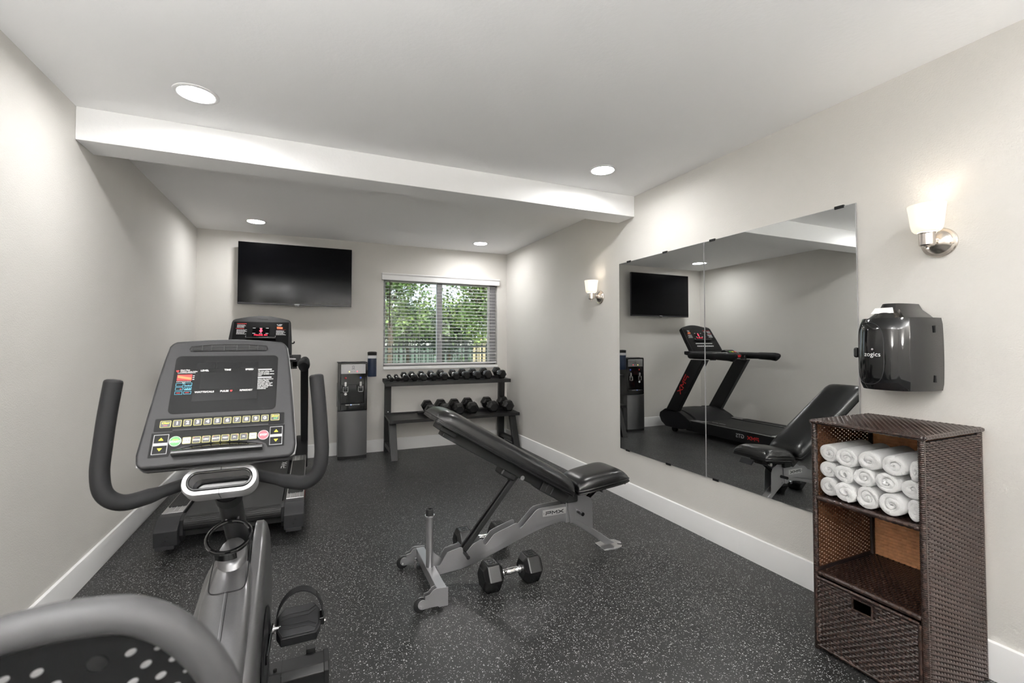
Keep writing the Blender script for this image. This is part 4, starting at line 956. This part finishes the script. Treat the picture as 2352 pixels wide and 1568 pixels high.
m = MB(); m.box((-.208, .329, 0), (-.128, .3335, .0003), Mq).box((-.212, .279, 0), (-.145, .2835, .0003), Mq).box((.13, .2725, 0), (.21, .274, .0003), Mq); m.build('red_headings', 'red_print', cs)
m = MB().add([(.128, .305, 0), (.180, .300, 0), (.180, .280, 0), (.130, .283, 0)], [(0, 1, 2, 3)], Mq); m.build('heart_chart', 'orange_print', cs)
m = MB(); m.box((.128, .324, 0), (.142, .329, .0003), Mq).box((.147, .324, 0), (.174, .329, .0003), Mq).box((.135, .313, 0), (.168, .3165, .0003), Mq); m.build('chart_title', 'white_print', cs)
rl = MB().box((-.125, .168, .001), (.125, .182, .028), Mc).build('reading_rack', 'black_gloss', cs, bevel=.004)
for xx in (-.125, .121): MB().box((xx, .175, .02), (xx + .004, .196, .026), Mc).build('rack_peg', 'silver_bright', cs, bevel=.001)
m = MB()
for k in range(12): m.box((-.13 + k * .022, .125, .0015), (-.114 + k * .022, .136, .0024), Mc)
for k in range(8): m.box((-.13 + k * .033, .085, .0015), (-.106 + k * .033, .097, .0024), Mc)
m.build('key_legends', 'white_print', cs)
MB().tube([(.262, .12, -.03), (.275, .12, -.03), (.283, .125, -.03), (.285, .135, -.03)], .006, 8)
hk = MB(); hk.tube([tuple(Mc @ Vector(p)) for p in [(.258, .150, -.03), (.276, .150, -.03), (.284, .156, -.03), (.285, .168, -.03)]], .006, 8); hk.build('towel_hook', 'black_gloss', cs)

# ================================================================ EXERCISE BIKE (recumbent, seat nearest the camera)
bc = -.205
bk = thing('exercise_bike', 'dark grey recumbent exercise bike with console and curved handlebars', 'exercise bike', (bc, 1.3, 0))
BK = lambda: axes((0, 0, 0), (0, 1, 0), (0, 0, 1), (1, 0, 0))
# housing: lofted along y, rounded-top sections
def section(yy, zt, zb, hw, hb, rt):
    pts = []
    for (x_, z_) in [(-hb, zb), (-hw, zt - .16), (-hw, zt - rt * 1.2), (-hw * .93, zt - rt * .55), (-hw * .75, zt - rt * .22), (-hw * .45, zt - rt * .06), (0, zt), (hw * .45, zt - rt * .06), (hw * .75, zt - rt * .22), (hw * .93, zt - rt * .55), (hw, zt - rt * 1.2), (hw, zt - .16), (hb, zb)]:
        pts.append((bc + x_, yy, max(z_, zb)))
    return pts
rings = [section(*a) for a in ((1.02, .20, .10, .050, .055, .03), (1.06, .30, .10, .055, .062, .03), (1.16, .385, .10, .058, .066, .03), (1.26, .450, .10, .060, .070, .03), (1.36, .512, .10, .061, .072, .03), (1.46, .582, .10, .060, .073, .03), (1.54, .622, .10, .054, .073, .03), (1.58, .630, .10, .042, .072, .03),
          (1.63, .628, .10, .036, .070, .03), (1.70, .622, .10, .034, .068, .03), (1.78, .600, .10, .034, .066, .03), (1.86, .54, .10, .034, .064, .03), (1.93, .45, .10, .046, .064, .03), (1.97, .28, .10, .044, .06, .03), (1.98, .18, .10, .042, .055, .03))]
MB().loft(rings).build('housing', 'shroud_grey', bk, angle=40)
# centre seam and the neck cover outline on the housing
spn = [(1.15, .379), (1.26, .4505), (1.36, .5125), (1.46, .5825)]
MB().tube([(bc + .004, a, b + .0003) for a, b in spn], .0011, 6).build('seam', 'black_matte', bk)
MB().tube([(bc - .002, a, b + .0006) for a, b in spn], .0010, 6).build('seam', 'silver_paint', bk)
ol = [(-.044, 1.60, .6478), (-.045, 1.54, .6200), (-.045, 1.49, .5925), (-.040, 1.468, .5835), (-.025, 1.460, .5810), (0, 1.458, .5815), (.025, 1.460, .5810), (.040, 1.468, .5835), (.045, 1.49, .5925), (.045, 1.54, .6200), (.044, 1.60, .6478)]
MB().tube(spline([(bc + a, b, c) for a, b, c in ol], 4), .0016, 6).build('cover_outline', 'black_matte', bk)
nk = [[(bc + rx * math.cos(2 * math.pi * i / 24), cy + ry * math.sin(2 * math.pi * i / 24), cz + tilt * math.sin(2 * math.pi * i / 24)) for i in range(24)] for cy, cz, rx, ry, tilt in ((1.556, .590, .041, .062, .040), (1.560, .615, .039, .052, .030), (1.566, .645, .037, .044, .022), (1.567, .652, .033, .040, .020))]
MB().loft(nk).build('neck_cover', 'shroud_grey', bk, angle=50)
# bulged side shells and crank covers
for s_ in (-1, 1):
    prof = [(1.15, .16), (1.12, .26), (1.22, .38), (1.40, .50), (1.56, .60 if s_ > 0 else .545), (1.66, .662 if s_ > 0 else .565), (1.74, .668 if s_ > 0 else .56), (1.82, .62 if s_ > 0 else .53), (1.90, .48 if s_ > 0 else .43), (1.945, .30), (1.94, .16), (1.80, .12), (1.35, .12)]
    sc = lambda k: [(1.55 + (a - 1.55) * k, .36 + (b - .36) * k) for a, b in prof]
    rg = [[(bc + s_ * x_, a, b) for a, b in [tuple(q) for q in spline([(*p, 0) for p in (lambda z: z + z[:1])(sc(k))], 3)[:-1]] for a, b in [(a, b)]] if False else [(bc + s_ * x_, q[0], q[1]) for q in spline([(*p, 0) for p in sc(k) + sc(k)[:1]], 3)[:-1]] for x_, k in ((.046, 1.0), (.064, 1.0), (.074, .97), (.082, .90), (.086, .78), (.087, .60))]
    MB().loft(rg).build('side_shell', 'shroud_grey', bk, angle=45)
    MB().lathe([(.001, 0), (.130, 0), (.135, .004), (.128, .008), (.10, .009), (.094, .004), (.001, .004)], 40, axes((bc + s_ * .086, 1.56, .325), (0, 1, 0), (0, 0, s_), (s_, 0, 0))).build('crank_cover', 'dark_plastic', bk)
    cr = Vector((bc + s_ * .092, 1.56, .325)); pe = Vector((bc + s_ * .092, 1.56 + s_ * .155, .325 - s_ * .012))
    dC = (pe - cr).normalized(); Mk = axes(cr, dC, (s_, 0, 0))
    ca = MB().box((-.025, -.008, -.016), ((pe - cr).length + .016, .008, .016), Mk).build('crank_arm', 'black_gloss', bk, bevel=.005)
    MB().cyl(pe + Vector((s_ * -.006, 0, 0)), pe + Vector((s_ * .012, 0, 0)), .014, 16).build('pedal_boss', 'chrome', ca)
    MB().cyl(pe + Vector((s_ * .010, 0, 0)), pe + Vector((s_ * .030, 0, 0)), .0075, 12).build('pedal_axle', 'chrome', ca)
    # pedal: tapered platform with ribs and a strap
    pc = pe + Vector((s_ * .082, .012, .004)); tl = R(14)
    Mp = axes(pc, (s_ * 1.0, 0, 0), (0, math.cos(tl), math.sin(tl)), (0, -math.sin(tl), math.cos(tl))) @ Matrix.Diagonal((1.24, 1.15, 1.1, 1))
    hexp = [(-.052, -.030), (-.040, -.058), (.046, -.058), (.056, -.030), (.056, .026), (.040, .060), (-.034, .060), (-.052, .030)]
    pd = MB().prism(hexp, -.026, .002, Mp).build('pedal', 'dark_plastic', bk, bevel=.003)
    MB().prism([(x * .90, y * .90) for x, y in hexp], .002, .005, Mp).build('tread_plate', 'grey_plastic', pd, bevel=.002)
    for sg, y_ in ((-1, -.020), (-1, -.034), (1, .018), (1, .032)):
        MB().tube([tuple(Mp @ Vector(p)) for p in [(-.042, y_ - sg * -.012 * -1, .0055), (-.022, y_ + sg * -.006, .0055), (.026, y_ + sg * -.006, .0055), (.045, y_ + sg * .010, .0055)]], .0017, 6).build('tread_rib', 'black_matte', pd)
    st = []
    for k in range(21):
        a = math.pi * (k / 20) ; st.append((.058 * math.cos(a) + .004, .010 + .030 * math.sin(a), -.010 + .088 * abs(math.sin(a)) ** .85))
    so = MB(); rr = []
    for k, p in enumerate(st):
        q0, q1 = Vector(st[max(0, k - 1)]), Vector(st[min(20, k + 1)]); tg = (q1 - q0).normalized(); wv = Vector((0, 1, -.35)).normalized(); nn = tg.cross(wv).normalized(); p = Vector(p)
        rr.append([tuple(Mp @ (p + wv * b + nn * c)) for b, c in ((-.019, -.0016), (.019, -.0016), (.019, .0016), (-.019, .0016))])
    strap = so.loft(rr).build('strap', 'foam', pd, angle=50)
    m = MB()
    for k in range(9):
        a = math.pi * (.10 + .022 * k); p = Vector((.058 * math.cos(a) + .0062, .010 + .030 * math.sin(a), -.0095 + .088 * abs(math.sin(a)) ** .85)); m.cyl(tuple(Mp @ (p + Vector((.001, -.012, .004)))), tuple(Mp @ (p + Vector((.001, .012, -.004)))), .0012, 5)
    m.build('strap_teeth', 'black_matte', strap)
    MB().box((.052, -.016, -.020), (.066, .016, .006), Mp).build('strap_buckle', 'black_gloss', pd, bevel=.003)
    MB().cyl(tuple(Mp @ Vector((.066, -.008, -.012))), tuple(Mp @ Vector((.069, -.008, -.012))), .004, 8).build('buckle_rivet', 'chrome', pd)
# front stabiliser
sb = MB().prism([(1.795, .040), (1.800, .030), (1.895, .030), (1.902, .040), (1.902, .085), (1.885, .101), (1.815, .101), (1.795, .080)], bc - .262, bc + .262, BK()).build('front_stabilizer', 'black_powder', bk, bevel=.003)
for s_ in (-1, 1):
    MB().prism([(1.792, .036), (1.798, .026), (1.897, .026), (1.905, .036), (1.905, .088), (1.888, .105), (1.812, .105), (1.792, .084)], bc + s_ * .258 if s_ > 0 else bc - .276, bc + .276 if s_ > 0 else bc - .258, BK()).build('stabilizer_cap', 'black_rubber', sb, bevel=.004)
    MB().cyl((bc + s_ * .10, 1.83, .100), (bc + s_ * .10, 1.83, .109), .006, 10).build('bolt', 'black_gloss', sb)
    MB().box((bc + s_ * .215 - .016, 1.890, .085), (bc + s_ * .215 + .016, 1.915, .115)).build('foot_bracket', 'black_powder', sb, bevel=.002)
    MB().cyl((bc + s_ * .22, 1.845, 0), (bc + s_ * .22, 1.845, .032), .022, 16).build('foot', 'black_rubber', sb)
    MB().box((bc + s_ * .121 - .001, 1.794, .031), (bc + s_ * .121 + .001, 1.903, .1018)).build('sleeve_joint', 'black_matte', sb)
# mast
MB().cyl((bc, 1.430, .885), (bc, 1.700, .620), .030, 20).build('mast', 'black_powder', bk)
MB().cyl((bc, 1.463, .853), (bc, 1.490, .826), .033, 20).build('mast_collar', 'black_matte', bk)
# bottle holder ring
cr = Vector((bc + .004, 1.468, .728)); nn = Vector((0, -.50, .866)).normalized(); Mr = axes(cr, (1, 0, 0), nn.cross(Vector((1, 0, 0))), nn)
ring = MB().tube([tuple(Mr @ Vector((.052 * math.cos(2 * math.pi * i / 40), .052 * math.sin(2 * math.pi * i / 40), 0))) for i in range(40)], .0052, 10, closed=True).build('bottle_ring', 'black_gloss', bk)
MB().lathe([(.0545, -.001), (.0558, -.003), (.0545, -.009), (.0510, -.009), (.0510, -.003)], 40, Mr, cap=False).build('ring_skirt', 'black_gloss', ring)
for xx in (-.014, .014): MB().cyl(tuple(Mr @ Vector((xx, .050, 0))), tuple(Mr @ Vector((xx, .100, -.004))), .0025, 6).build('ring_rib', 'silver_paint', ring)
MB().box((-.016, .050, -.012), (.016, .105, -.004), Mr).build('ring_tongue', 'dark_plastic', ring, bevel=.003)
MB().loft([[tuple(Mr @ Vector((.052 * math.cos(R(a)), .052 * math.sin(R(a)), z_))) for a in range(236, 308, 12)] + [tuple(Mr @ Vector((.049 * math.cos(R(a)), .049 * math.sin(R(a)), z_))) for a in range(296, 235, -12)] for z_ in (-.006, -.034)]).build('ring_cradle', 'black_gloss', ring, angle=50)
# tray collar in silver under the console with the handlebar roots
Tc = Vector((bc, 1.352, .912)); Tv = Vector((0, .50, .866)).normalized(); Mt = axes(Tc, (1, 0, 0), Tv)
o_ = rrect(-.083, -.036, .083, .036, .034, 8); i_ = rrect(-.068, -.021, .068, .021, .0205, 8)
n_ = len(o_)
vsr = [(x, y, 0) for x, y in o_] + [(x * .96, y * .92, .012) for x, y in o_] + [(x, y, .012) for x, y in i_] + [(x * .95, y * .85, -.040) for x, y in i_] + [(x * .98, y * .98, -.040) for x, y in o_]
fsr = []
for k, (a, b) in enumerate(((4, 0), (0, 1), (1, 2), (2, 3))):
    for i in range(n_): fsr.append((a * n_ + i, a * n_ + (i + 1) % n_, b * n_ + (i + 1) % n_, b * n_ + i))
tr_ = MB().add(vsr, fsr, Mt).build('accessory_collar', 'silver_satin', bk, angle=40)
MB().prism([(x * .97, y * .95) for x, y in i_], -.060, -.038, Mt).build('tray_bottom', 'black_gloss', tr_)
MB().tube([tuple(Mt @ Vector((x, y, .0125))) for x, y in i_], .0035, 8, closed=True).build('tray_lip', 'black_gloss', tr_)
m = MB()
for zz in (0,): m.box((-.0006, -.0365, -.030), (.0006, -.0205, .0125), Mt).box((-.0006, .0205, -.030), (.0006, .0365, .0125), Mt)
m.build('collar_joint', 'dark_plastic', tr_)
# handlebars
for s_ in (-1, 1):
    path = spline([(bc + s_ * .070, 1.408, .903), (bc + s_ * .105, 1.395, .896), (bc + s_ * .150, 1.372, .887), (bc + s_ * .194, 1.345, .886), (bc + s_ * .224, 1.334, .912), (bc + s_ * .2335, 1.335, .960), (bc + s_ * .231, 1.340, 1.02), (bc + s_ * .226, 1.346, 1.09), (bc + s_ * .2185, 1.354, 1.166)], 7)
    rs = [.0150 if i < 12 else (.0150 + .0035 * min(1, (i - 11) / 3)) for i in range(len(path))]
    hb = MB().tube(path, .0185, 18, rs=rs).build('handlebar', 'foam', bk, angle=60)
    e = Vector(path[-1]); dd = (e - Vector(path[-2])).normalized(); u_ = dd.orthogonal().normalized()
    MB().lathe([(.0185, 0), (.0172, .004), (.012, .0066), (.001, .0075)], 18, axes(e, u_, dd.cross(u_), dd)).build('grip_cap', 'foam', hb)
# console
Oc = Vector((bc, 1.330, .985)); Vc = Vector((0, .4828, .8757)); Mc = axes(Oc, (1, 0, 0), Vc)
side = [(.1700, .012), (.1665, .055), (.1610, .12), (.1540, .20), (.1470, .26), (.1405, .302), (.135, .312), (.125, .3175)]
out = [(-.156, -.022), (.156, -.022), (.167, -.012)] + side + [(.125 - .25 * i / 14, .3175 + .0085 * math.sin(math.pi * i / 14)) for i in range(1, 14)] + [(-x, y) for x, y in side[::-1]] + [(-.167, -.012)]
cs = MB().prism(out, -.016, 0, Mc).build('console', 'grey_plastic', bk, bevel=.007, seg=3)
ins = [(x * 1.012, max(-.018, .15 + (y - .15) * 1.012)) for x, y in out]
MB().prism(ins, -.021, -.0155, Mc).build('silver_band', 'silver_satin', cs, bevel=.002)
bkp = [(x * .985, .15 + (y - .15) * .985) for x, y in out]
MB().loft([[(x, y - .006, -.0205) for x, y in bkp], [(x * .97, .145 + (y - .15) * .99, -.040) for x, y in bkp], [(x * .80, .15 + (y - .15) * .8, -.062) for x, y in bkp]], Mc).build('rear_shell', 'dark_plastic', cs, angle=35)
MB().box((-.055, .0, -.085), (.055, .09, -.030), Mc).build('mount', 'dark_plastic', cs, bevel=.012)
L_ = lambda z: Mc @ Matrix.Translation((0, 0, z))
# vent
vp = [(-.091, .2865), (.0885, .2875), (.091, .291), (.0885, .3020), (.045, .3055), (0, .3065), (-.045, .3055), (-.091, .3000), (-.0935, .292)]
MB().prism(vp, 0, .0012, Mc).build('vent_recess', 'black_matte', cs)
m = MB()
for yy in (.2905, .2945, .2985): m.box((-.088, yy, .001), (.086, yy + .0012, .0026), Mc)
for xx in (-.066, -.045, -.015, .015, .045, .066): m.box((xx - .0009, .2880, .001), (xx + .0009, .3040, .0034), Mc)
m.build('vent_grille', 'grey_plastic', cs)
MB().tube([tuple(Mc @ Vector((x * 1.0, y, .0015))) for x, y in vp], .0014, 6, closed=True).build('vent_rim', 'dark_plastic', cs)
# display window
MB().prism(rrect(-.1205, .109, .1190, .2715, .012), 0, .0010, Mc).build('display_window', 'panel_plastic', cs)
m = MB()
for a in ((-.0735, .2325, -.032, .2505), (-.0275, .2328, .0245, .2512), (.0287, .2335, .0700, .2512), (-.0602, .1740, .0575, .2212), (-.0740, .1410, .0730, .1630)): m.box((a[0], a[1], .0010), (a[2], a[3], .0013), Mc)
m.build('lcd_segments', 'tv_screen', cs)
Mq = L_(.0012)
for s_, x_, y_ in (('LEVEL', -.0535, .2275), ('TIME', -.0015, .2285), ('SPEED', .0500, .2287), ('WATTS/CALS', -.0485, .1660), ('PULSE', -.0040, .1665), ('RPM/DIST', .0460, .1672)):
    m = MB(); text(m, s_, .0062, Mq @ Matrix.Translation((x_, y_, 0)), h=0, sx=1.15, bold=.0002); m.build('caption', 'white_print', cs)
m = MB()
for s_, x_, y_, z_ in (('Heart Rate', -.1075, .2300, .0046), ('Training Zone Index', -.1075, .2255, .0046)): text(m, s_, z_, Mq @ Matrix.Translation((x_, y_, 0)), 'LEFT', h=0, bold=.0001, shear=.2)
m.box((-.1125, .2212, 0), (-.0735, .2222, .0002), Mq); m.build('zone_title', 'white_print', cs)
m = MB()
for k in range(10): m.box((-.1118 + k * .0032, .1962, 0), (-.1105 + k * .0032, .1980, .0002), Mq)
text(m, 'Age', .0042, Mq @ Matrix.Translation((-.0965, .1940, 0)), h=0)
for yy in (.2125, .2075, .2020): m.box((-.0785, yy, 0), (-.0745, yy + .0012, .0002), Mq)
m.build('zone_scale', 'white_print', cs)
m = MB().box((.0712, .2262, 0), (.1045, .2290, .0002), Mq)
for k, s_ in enumerate(('For your safety, please', "consult owner's", 'manual carefully before', 'using.')): text(m, s_, .0042, Mq @ Matrix.Translation((.0712, .2222 - .0043 * k, 0)), 'LEFT', h=0, shear=.2, bold=.00008)
m.build('notice_text', 'white_print', cs)
m = MB().box((.0715, .2020, 0), (.1045, .2048, .0002), Mq)
for k, s_ in enumerate(('Heart rate monitoring', 'systems may be', 'inaccurate. Over', 'exercising may result', 'in serious injury or', 'death. If you feel faint', 'stop exercising', 'immediately.')): text(m, s_, .0042, Mq @ Matrix.Translation((.0715, .1982 - .0040 * k, 0)), 'LEFT', h=0, shear=.2, bold=.00008)
m.build('notice_text', 'white_print', cs)
def heart(mb, M, s_):
    pts = [(0, -.55), (.5, 0), (.52, .28), (.30, .45), (.08, .40), (0, .22), (-.08, .40), (-.30, .45), (-.52, .28), (-.5, 0)]
    mb.add([(0, 0, 0)] + [(x * s_, y * s_, 0) for x, y in pts], [(0, i + 1, (i + 1) % 10 + 1) for i in range(10)], M)
m = MB(); heart(m, Mq @ Matrix.Translation((-.1130, .2272, 0)), .0062); heart(m, Mq @ Matrix.Translation((.0115, .1668, 0)), .0055)
m.box((-.1120, .2000, 0), (-.0800, .2170, .0002), Mq)
for y_, s_ in ((.1655, -1), (.1659, 1)): m.box((-.0955 + s_ * .0093 - .004, y_ - .0006, 0), (-.0955 + s_ * .0093 + .004, y_ + .0006, .0002), Mq)
heart(m, Mq @ Matrix.Translation((-.1010, .1760, 0)), .0032); m.build('red_symbols', 'red_print', cs)
m = MB().add([(-.1110, .2145, .0006), (-.0810, .2080, .0006), (-.0810, .2010, .0006), (-.1110, .2080, .0006)], [(0, 1, 2, 3)], Mq); m.build('zone_band', 'orange_print', cs)
m = MB()
for x_, y_ in ((-.1045, .1883), (-.0857, .1889), (-.1043, .1772), (-.0859, .1776), (-.1043, .1655), (-.0855, .1659)):
    a, b = .0080, .0042
    m.box((x_ - a, y_ + b - .0006, 0), (x_ + a, y_ + b, .0002), Mq).box((x_ - a, y_ - b, 0), (x_ + a, y_ - b + .0006, .0002), Mq).box((x_ - a, y_ - b, 0), (x_ - a + .0006, y_ + b, .0002), Mq).box((x_ + a - .0006, y_ - b, 0), (x_ + a, y_ + b, .0002), Mq)
for k in range(7): m.box((-.0925 + k * .002, .1737, 0), (-.0912 + k * .002, .1737 + (.002, .0045, .003, .0055, .0025, .005, .0035)[k], .0002), Mq)
for k in range(7): m.box((-.0925 + k * .002, .1850, 0), (-.0912 + k * .002, .1850 + (.001, .0015, .001, .0022, .0016, .0012, .002)[k], .0002), Mq)
m.build('program_icons', 'cyan_print', cs)
# key strips
MB().prism(rrect(-.1425, .0655, .1405, .0985, .003), 0, .0006, Mc).build('number_strip', 'panel_plastic', cs)
pp = [(-.1450, .002), (-.105, .002), (-.100, .016), (-.08, .0255), (.08, .0262), (.100, .016), (.105, .0055), (.1425, .0065), (.1425, .064), (-.1450, .062)]
MB().prism(pp, 0, .0006, Mc).build('button_strip', 'panel_plastic', cs)
MB().box((-.104, .0640, .0002), (.103, .0685, .0030), Mc).build('media_slot', 'black_matte', cs)
def key(cx, cy, w_, h_, fill, label, tsize, tmat, border=True):
    b_ = MB().prism(rrect(cx - w_ / 2, cy - h_ / 2, cx + w_ / 2, cy + h_ / 2, .0018, 3), .0006, .0012, Mc).build('key', 'key_border', cs)
    e = .0009
    fl_ = MB().prism(rrect(cx - w_ / 2 + e, cy - h_ / 2 + e, cx + w_ / 2 - e, cy + h_ / 2 - e, .0012, 3), .0012, .0014, Mc).build('key_face', fill, b_)
    if label:
        k = MB(); text(k, label, tsize, L_(.0015) @ Matrix.Translation((cx, cy, 0)), h=0, sx=1.2, bold=tsize * .03); k.build('key_legend', tmat, b_)
    return b_
kx = [-.0968, -.0755, -.0543, -.0332, -.0119, .0095, .0307, .0521, .0734, .0946]
for i, x_ in enumerate(kx): key(x_, .0842 + .0001 * i, .0172, .0168, 'key_grey', '1234567890'[i], .0115, 'white_print')
b_ = key(-.1205, .0838, .0220, .0172, 'key_grey', None, 0, None)
k = MB(); text(k, 'Clear', .0066, L_(.0015) @ Matrix.Translation((-.1205, .0865, 0)), h=0, sx=1.1, shear=.2, bold=.0002); k.build('key_legend', 'yellow_print', b_)
MB().box((-.1245, .0795, .0014), (-.1165, .0808, .0017), Mc).build('key_symbol', 'stop_red', b_)
b_ = key(.1185, .0858, .0205, .0172, 'key_grey', None, 0, None)
k = MB(); text(k, 'Enter', .0066, L_(.0015) @ Matrix.Translation((.1185, .0890, 0)), h=0, sx=1.1, shear=.2, bold=.0002); k.build('key_legend', 'yellow_print', b_)
k = MB().add([(.1225, .0850, 0), (.1240, .0850, 0), (.1240, .0818, 0), (.1175, .0818, 0), (.1175, .0805, 0), (.1145, .0826, 0), (.1175, .0847, 0), (.1175, .0834, 0), (.1225, .0834, 0)], [(0, 1, 2, 8), (3, 8, 2), (3, 7, 8), (4, 5, 6)], L_(.0016)); k.build('key_symbol', 'green_print', b_)
fx = [(-.0724, 'LOCK', 1), (-.0522, 'GOAL', 0), (-.0321, 'HRC', 0), (-.0113, 'WATT', 0), (.0087, 'TEST', 0), (.0290, 'P1', 0), (.0492, 'P2', 0), (.0696, 'FAN', 1)]
for x_, s_, li in fx:
    b_ = key(x_, .0386, .0172, .0165, 'key_light' if li else 'key_grey', s_, .0048, 'key_grey' if li else 'white_print')
    sx_ = -1 if s_ in ('LOCK', 'GOAL', 'HRC', 'WATT') else 1
    MB().cyl(tuple(Mc @ Vector((x_ + sx_ * .0055, .0440, .0013))), tuple(Mc @ Vector((x_ + sx_ * .0055, .0440, .0017))), .0009, 8).build('key_lamp', 'black_matte' if li else 'stop_red', b_)
for x_, y_, mm, t_ in ((-.0955, .0385, 'green_print', 'START'), (.0934, .0390, 'stop_red', 'STOP')):
    b_ = MB().lathe([(.001, 0), (.0124, 0), (.0124, .0010), (.001, .0010)], 32, Mc @ Matrix.Translation((x_, y_, .0005))).build('round_key', 'white_print', cs)
    MB().lathe([(.001, 0), (.0115, 0), (.0115, .0005), (.001, .0005)], 32, Mc @ Matrix.Translation((x_, y_, .0014))).build('round_key_face', mm, b_)
    k = MB(); text(k, t_, .0066, L_(.0021) @ Matrix.Translation((x_, y_ - (.0015 if t_ == 'START' else 0), 0)), h=0, sx=1.05, bold=.0003); k.build('key_legend', 'white_print', b_)
    if t_ == 'START': k = MB(); text(k, 'Quick', .0048, L_(.0021) @ Matrix.Translation((x_, y_ + .0040, 0)), h=0, shear=.2); k.build('key_legend', 'yellow_print', b_)
for xa, xb, ya, yb in ((-.1395, -.1095, .0090, .0575), (.1080, .1375, .0108, .0595)):
    m = MB(); e = .0011
    m.box((xa, ya, .0006), (xa + e, yb, .0012), Mc).box((xb - e, ya, .0006), (xb, yb, .0012), Mc).box((xa, ya, .0006), (xb, ya + e, .0012), Mc).box((xa, yb - e, .0006), (xb, yb, .0012), Mc)
    ym = (ya + yb) / 2; m.box((xa, ym - .0034, .0006), (xb, ym + .0034, .0012), Mc)
    b_ = m.build('level_rocker', 'grey_print', cs)
    xm = (xa + xb) / 2; k = MB(); text(k, 'LEVEL', .0050, L_(.0013) @ Matrix.Translation((xm, ym, 0)), h=0, sx=1.2); k.build('key_legend', 'white_print', b_)
    k = MB(); Mq = L_(.0010)
    k.add([(xm - .0050, ym + .0095, 0), (xm + .0050, ym + .0095, 0), (xm, ym + .0165, 0), (xm - .0050, ym - .0095, 0), (xm + .0050, ym - .0095, 0), (xm, ym - .0165, 0)], [(0, 1, 2), (5, 4, 3)], Mq); k.build('arrow', 'yellow_print', b_)
rr = []
for i in range(17):
    x_ = -.0965 + .1905 * i / 16; dm = .0035 + .0135 * math.sin(math.pi * i / 16) ** .7
    rr.append([(x_, -.0005, 0), (x_, -.0005, .0195), (x_, .0015, .0210), (x_, .0090, .0210), (x_, .0110, .0195), (x_, .0110 + dm, .0030), (x_, .0110 + dm, 0)])
MB().loft(rr, Mc).build('reading_rack', 'black_gloss', cs, angle=50)
# seat: cushion, backrest with padded rim and a pierced shell, on a rail
MB().box((bc - .045, .45, .12), (bc + .045, 1.25, .20)).build('frame_beam', 'shroud_grey', bk, bevel=.008)
MB().box((bc - .035, .50, .20), (bc + .035, 1.00, .26)).build('seat_rail', 'silver_paint', bk, bevel=.004)
MB().box((bc - .26, .42, .03), (bc + .26, .50, .12)).build('rear_stabilizer', 'black_powder', bk, bevel=.006)
for s_ in (-1, 1): MB().cyl((bc + s_ * .22, .46, 0), (bc + s_ * .22, .46, .032), .022, 16).build('foot', 'black_rubber', bk)
MB().box((bc - .05, .60, .26), (bc + .05, .84, .42)).build('seat_carriage', 'dark_plastic', bk, bevel=.01)
Mseat = axes(Vector((bc, .60, .425)), (0, 1, 0), (-1, 0, 0))
MB().loft(pad_rings(.42, .40, .38, .085), Mseat).build('seat_cushion', 'vinyl', bk, angle=60)
tl = R(12); Ob = Vector((bc, .655, .50)); Vb = Vector((0, -math.sin(tl), math.cos(tl))); Mb = axes(Ob, (1, 0, 0), Vb)      # local z faces the camera
bo = [(.100, .00), (.122, .05), (.136, .14), (.142, .25), (.134, .345), (.117, .424), (.086, .481), (.052, .509), (.016, .516)]
loop = [(x, y) for x, y in bo] + [(-x, y) for x, y in bo[::-1]]
rim = [tuple(Mb @ Vector(p)) for p in spline([(x, y, 0) for x, y in loop] + [(loop[0][0], loop[0][1], 0)], 4)[:-1]]
br = MB().tube(rim, .0165, 14, closed=True).build('backrest_rim', 'rim_grey', bk, angle=60)
inn = [(x * .93, .25 + (y - .25) * .95) for x, y in loop]
k = MB(); rr = []
for zz, kk in ((.004, 1.0), (-.006, .97), (-.010, .85), (-.010, .5)): rr.append([(x * kk, .26 + (y - .26) * kk, zz) for x, y in inn])
k.add(rr[-1], [tuple(range(len(rr[-1])))], Mb)
bs = k.loft(rr, Mb, caps=False).build('backrest_shell', 'black_gloss', bk, angle=40)
MB().loft([[(x * kk, .26 + (y - .26) * kk, zz) for x, y in inn] for zz, kk in ((-.008, 1.02), (-.030, 1.0), (-.045, .9), (-.050, .6))], Mb).build('backrest_cushion', 'vinyl', bk, angle=50)
for j in range(9):
    for i in range(-6, 7):
        x_ = i * .023 + (j % 2) * .0115; y_ = .462 - j * .017
        if abs(x_ - .012) < .022 and j < 2: continue
        lim = next((a for a, b in [(.060, .468), (.088, .45), (.105, .43), (.118, .40)] if y_ > b), .124)
        if abs(x_) > lim or (.018 < x_ < .045): continue
        Mv = Mb @ Matrix.Translation((x_, y_, -.009)) @ Matrix.Rotation(R(32), 4, 'Z')
        MB().lathe([(.001, .0022), (.0042, .0016), (.0052, 0), (.001, 0)], 14, Mv @ Matrix.Diagonal((1.15, .72, 1, 1))).build('vent_stud', 'silver_satin', bs)
MB().lathe([(.001, 0), (.009, 0), (.008, .003), (.001, .004)], 24, Mb @ Matrix.Translation((.020, .458, -.010))).build('rear_knob', 'black_matte', bs)
MB().box((-.03, -.10, -.02), (.03, .20, .02), Mb @ Matrix.Translation((0, 0, .012))).build('backrest_post', 'dark_plastic', bk, bevel=.008)
